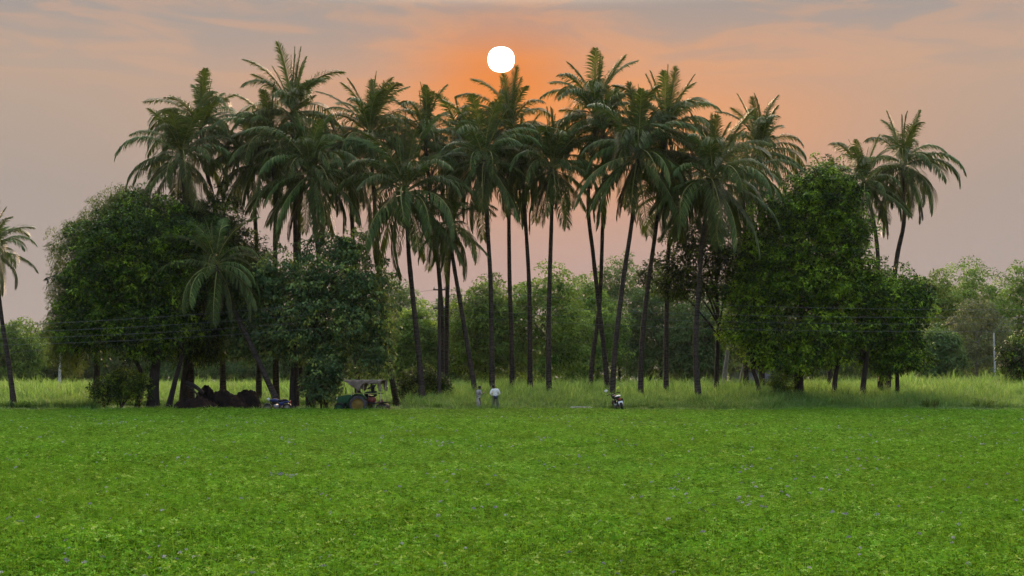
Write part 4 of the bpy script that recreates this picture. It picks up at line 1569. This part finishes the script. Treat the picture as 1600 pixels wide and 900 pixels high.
def person(loc, rz, J, label, top, bottom, hair=True, sleeve_full=True, wrap=False, s=1.0):
    """one body from a joint table (x right, y forward, z up), clothes and hair as children"""
    root = empty('person', loc, rz)
    root.scale = (s, s, s)
    tag(root, label, 'person')
    J = {k: Vector(v) for k, v in J.items()}
    V, E, R, ix = [], [], [], {}

    def add(k, p, r, par=None):
        ix[k] = len(V)
        V.append(p)
        R.append(r)
        if par:
            E.append((ix[par], ix[k]))
    add('pelvis', J['pelvis'], (.14, .10))
    add('waist', J['pelvis'].lerp(J['chest'], .45), (.125, .09), 'pelvis')
    add('chest', J['chest'], (.155, .11), 'waist')
    add('neck', J['neck'], (.055, .055), 'chest')
    hd = (J['head'] - J['neck']).normalized()
    fw = Vector(J.get('face', (0, 1, 0))).normalized()
    add('jaw', J['neck'].lerp(J['head'], .50) + fw * .02, (.070, .075), 'neck')
    add('skull', J['head'] + hd * .00, (.082, .098), 'jaw')
    add('top', J['head'] + hd * .085, (.060, .072), 'skull')
    add('nose', J['neck'].lerp(J['head'], .75) + fw * .105, (.014, .014), 'skull')
    for sd in ('l', 'r'):
        add('sh' + sd, J['sh' + sd], .062, 'chest')
        add('el' + sd, J['el' + sd], .043, 'sh' + sd)
        add('wr' + sd, J['wr' + sd], .028, 'el' + sd)
        d = (J['wr' + sd] - J['el' + sd]).normalized()
        sx = d.cross(fw if abs(d.dot(fw)) < .9 else Vector((0, 0, 1))).normalized()
        palm_ = J['wr' + sd] + d * .075
        add('pa' + sd, palm_, (.036, .016), 'wr' + sd)
        for k, (o_, ln) in enumerate(((-.030, .072), (-.010, .085), (.010, .080), (.029, .062))):
            b = palm_ + sx * o_ + d * .028
            add('f%d%s' % (k, sd), b + d * ln * .5, .009, 'pa' + sd)
            add('g%d%s' % (k, sd), b + d * ln * .85 + fw * .025, .008, 'f%d%s' % (k, sd))
        add('th' + sd, J['wr' + sd] + d * .05 + sx * .045 + fw * .01, .010, 'wr' + sd)
        add('ti' + sd, J['wr' + sd] + d * .095 + sx * .062 + fw * .025, .009, 'th' + sd)
        add('hi' + sd, J['hi' + sd], .092, 'pelvis')
        add('kn' + sd, J['kn' + sd], .062, 'hi' + sd)
        add('an' + sd, J['an' + sd], .040, 'kn' + sd)
        add('to' + sd, J['an' + sd] + Vector(J.get('toe', (0, .17, -.05))), (.042, .028), 'an' + sd)
    skin('body', V, E, R, M['skin'], root, 1)
    # shirt
    a = J['pelvis'] + (J['pelvis'] - J['chest']).normalized() * .10
    SV = [J['chest'], J['pelvis'].lerp(J['chest'], .45), J['pelvis'], a, J['chest'].lerp(J['neck'], .72)]
    SR = [(.185, .140), (.160, .125), (.175, .135), (.185, .145), (.085, .085)]
    SE = [(0, 1), (1, 2), (2, 3), (0, 4)]
    for sd in ('l', 'r'):
        b = len(SV)
        SV += [J['sh' + sd], J['el' + sd], J['el' + sd].lerp(J['wr' + sd], .9 if sleeve_full else .05)]
        SR += [.085, .066, .050]
        SE += [(0, b), (b, b + 1), (b + 1, b + 2)]
    skin('shirt', SV, SE, SR, M[top], root, 2)
    if wrap:
        TV = [J['pelvis'] + Vector((0, 0, .06)), J['hil'].lerp(J['hir'], .5) - Vector((0, 0, .2)), J['knl'].lerp(J['knr'], .5), J['anl'].lerp(J['anr'], .5) + Vector((0, 0, .12))]
        skin('wrap_skirt', TV, [(0, 1), (1, 2), (2, 3)], [(.17, .13), (.19, .15), (.18, .15), (.19, .16)], M[bottom], root, 2)
    else:
        TV, TE, TR = [J['pelvis']], [], [(.155, .12)]
        for sd in ('l', 'r'):
            b = len(TV)
            TV += [J['hi' + sd], J['kn' + sd], J['an' + sd].lerp(J['kn' + sd], .12)]
            TR += [.115, .085, .070]
            TE += [(0, b), (b, b + 1), (b + 1, b + 2)]
        skin('trousers', TV, TE, TR, M[bottom], root, 2)
    if hair:
        hb = J['head'] + hd * .035 - fw * .018
        q = hd.to_track_quat('Z', 'Y').to_matrix()
        MB().ell(hb, (.100, .108, .105), 14, 10, q).build('hair', M['hair'], root)
    for e in (-1, 1):
        sx = fw.cross(hd).normalized()
        ec = J['neck'].lerp(J['head'], .86) + fw * .092 + sx * e * .032
        MB().ell(ec, (.013, .010, .010), 8, 6).build('eye', M['white'], root)
        MB().ell(J['neck'].lerp(J['head'], .78) + sx * e * .092, (.014, .022, .032), 8, 6).build('ear', M['skin'], root)
    return root


J1 = dict(pelvis=(0, 0, .93), chest=(.0, .03, 1.28), neck=(.0, .06, 1.45), head=(.0, .10, 1.59), face=(0, 1, -.15),
          shl=(-.19, .03, 1.38), ell=(-.25, -.02, 1.12), wrl=(-.20, .18, 1.00), shr=(.19, .03, 1.38), elr=(.26, .10, 1.13), wrr=(.18, .30, 1.22),
          hil=(-.10, 0, .90), knl=(-.11, .03, .50), anl=(-.11, -.02, .08), hir=(.10, 0, .90), knr=(.12, .06, .50), anr=(.12, .03, .08))
person((xat(747.5, 85.3), 85.3, .20), math.radians(-60), J1, 'person in a patterned grey shirt and pale wrap standing at the crop edge', 'shirt_pattern', 'lungi', sleeve_full=False, wrap=True, s=.98)
J2 = dict(pelvis=(0, 0, .94), chest=(-.02, .10, 1.27), neck=(-.06, .18, 1.43), head=(-.10, .25, 1.55), face=(-.2, 1, -.6),
          shl=(-.21, .08, 1.36), ell=(-.34, -.05, 1.10), wrl=(-.16, .10, .98), shr=(.19, .10, 1.37), elr=(.30, .02, 1.12), wrr=(.17, .16, 1.02),
          hil=(-.10, 0, .90), knl=(-.11, .04, .50), anl=(-.11, -.02, .08), hir=(.10, 0, .90), knr=(.13, -.02, .50), anr=(.14, -.10, .08))
person((xat(774, 85.4), 85.4, .22), math.radians(8), J2, 'person in a loose white long sleeved shirt stooping at the crop edge', 'shirt_white', 'trouser_grey', s=1.02)
hb = empty('hand_bag', (xat(774.5, 85.1), 85.16, 1.12))
tag(hb, 'small dark blue bag at the waist of the person in white', 'bag')
MB().box((0, 0, 0), (.20, .09, .20), bev=.03).build('pouch', M['darkblue'], hb)
MB().tube([(-.08, 0, .09), (-.05, 0, .16), (.05, 0, .16), (.08, 0, .09)], .010, 6).build('strap', M['darkblue'], hb)
J3 = dict(pelvis=(0, 0, .10), chest=(0, .06, .45), neck=(0, .08, .62), head=(0, .12, .75), face=(0, 1, 0),
          shl=(-.19, .06, .55), ell=(-.30, -.12, .42), wrl=(-.34, -.30, .62), shr=(.19, .06, .55), elr=(.25, .28, .42), wrr=(.16, .48, .36),
          hil=(-.10, .04, .08), knl=(-.14, .46, .10), anl=(-.14, .48, -.32), hir=(.10, .04, .08), knr=(.14, .46, .10), anr=(.14, .50, -.32))
tx = xat(566, 86.6)
ang = math.radians(180 - 14)
sp = Vector((tx + math.cos(ang) * -.86 - math.sin(ang) * .22, 86.6 + math.sin(ang) * -.86 + math.cos(ang) * .22, 1.32))
person(sp, ang - math.pi / 2, J3, 'person in dark clothes sitting on the tractor under its canopy', 'dark_cloth', 'dark_cloth', s=1.02)

# ------------------------------------------------------------------ evening haze
HAZE = 0.00006


def haze():
    m, N = new_mat('evening_haze')
    v = N.node('ShaderNodeVolumePrincipled')
    v.inputs['Color'].default_value = (.86, .84, .86, 1)
    v.inputs['Density'].default_value = HAZE
    v.inputs['Anisotropy'].default_value = .25
    o = N.node('ShaderNodeOutputMaterial')
    N.link(v.outputs[0], o.inputs['Volume'])
    mb = MB()
    x, y0, y1, z0, z1 = 2600, -900, 3600, -1.2, 34
    mb.v = [Vector(p) for p in ((-x, y0, z0), (x, y0, z0), (x, y1, z0), (-x, y1, z0), (-x, y0, z1), (x, y0, z1), (x, y1, z1), (-x, y1, z1))]
    mb.f = [(0, 3, 2, 1), (4, 5, 6, 7), (0, 1, 5, 4), (1, 2, 6, 5), (2, 3, 7, 6), (3, 0, 4, 7)]
    o = mb.build('haze', m, None, False)
    tag(o, 'thin pinkish evening haze lying over the fields', kind='stuff')


haze()
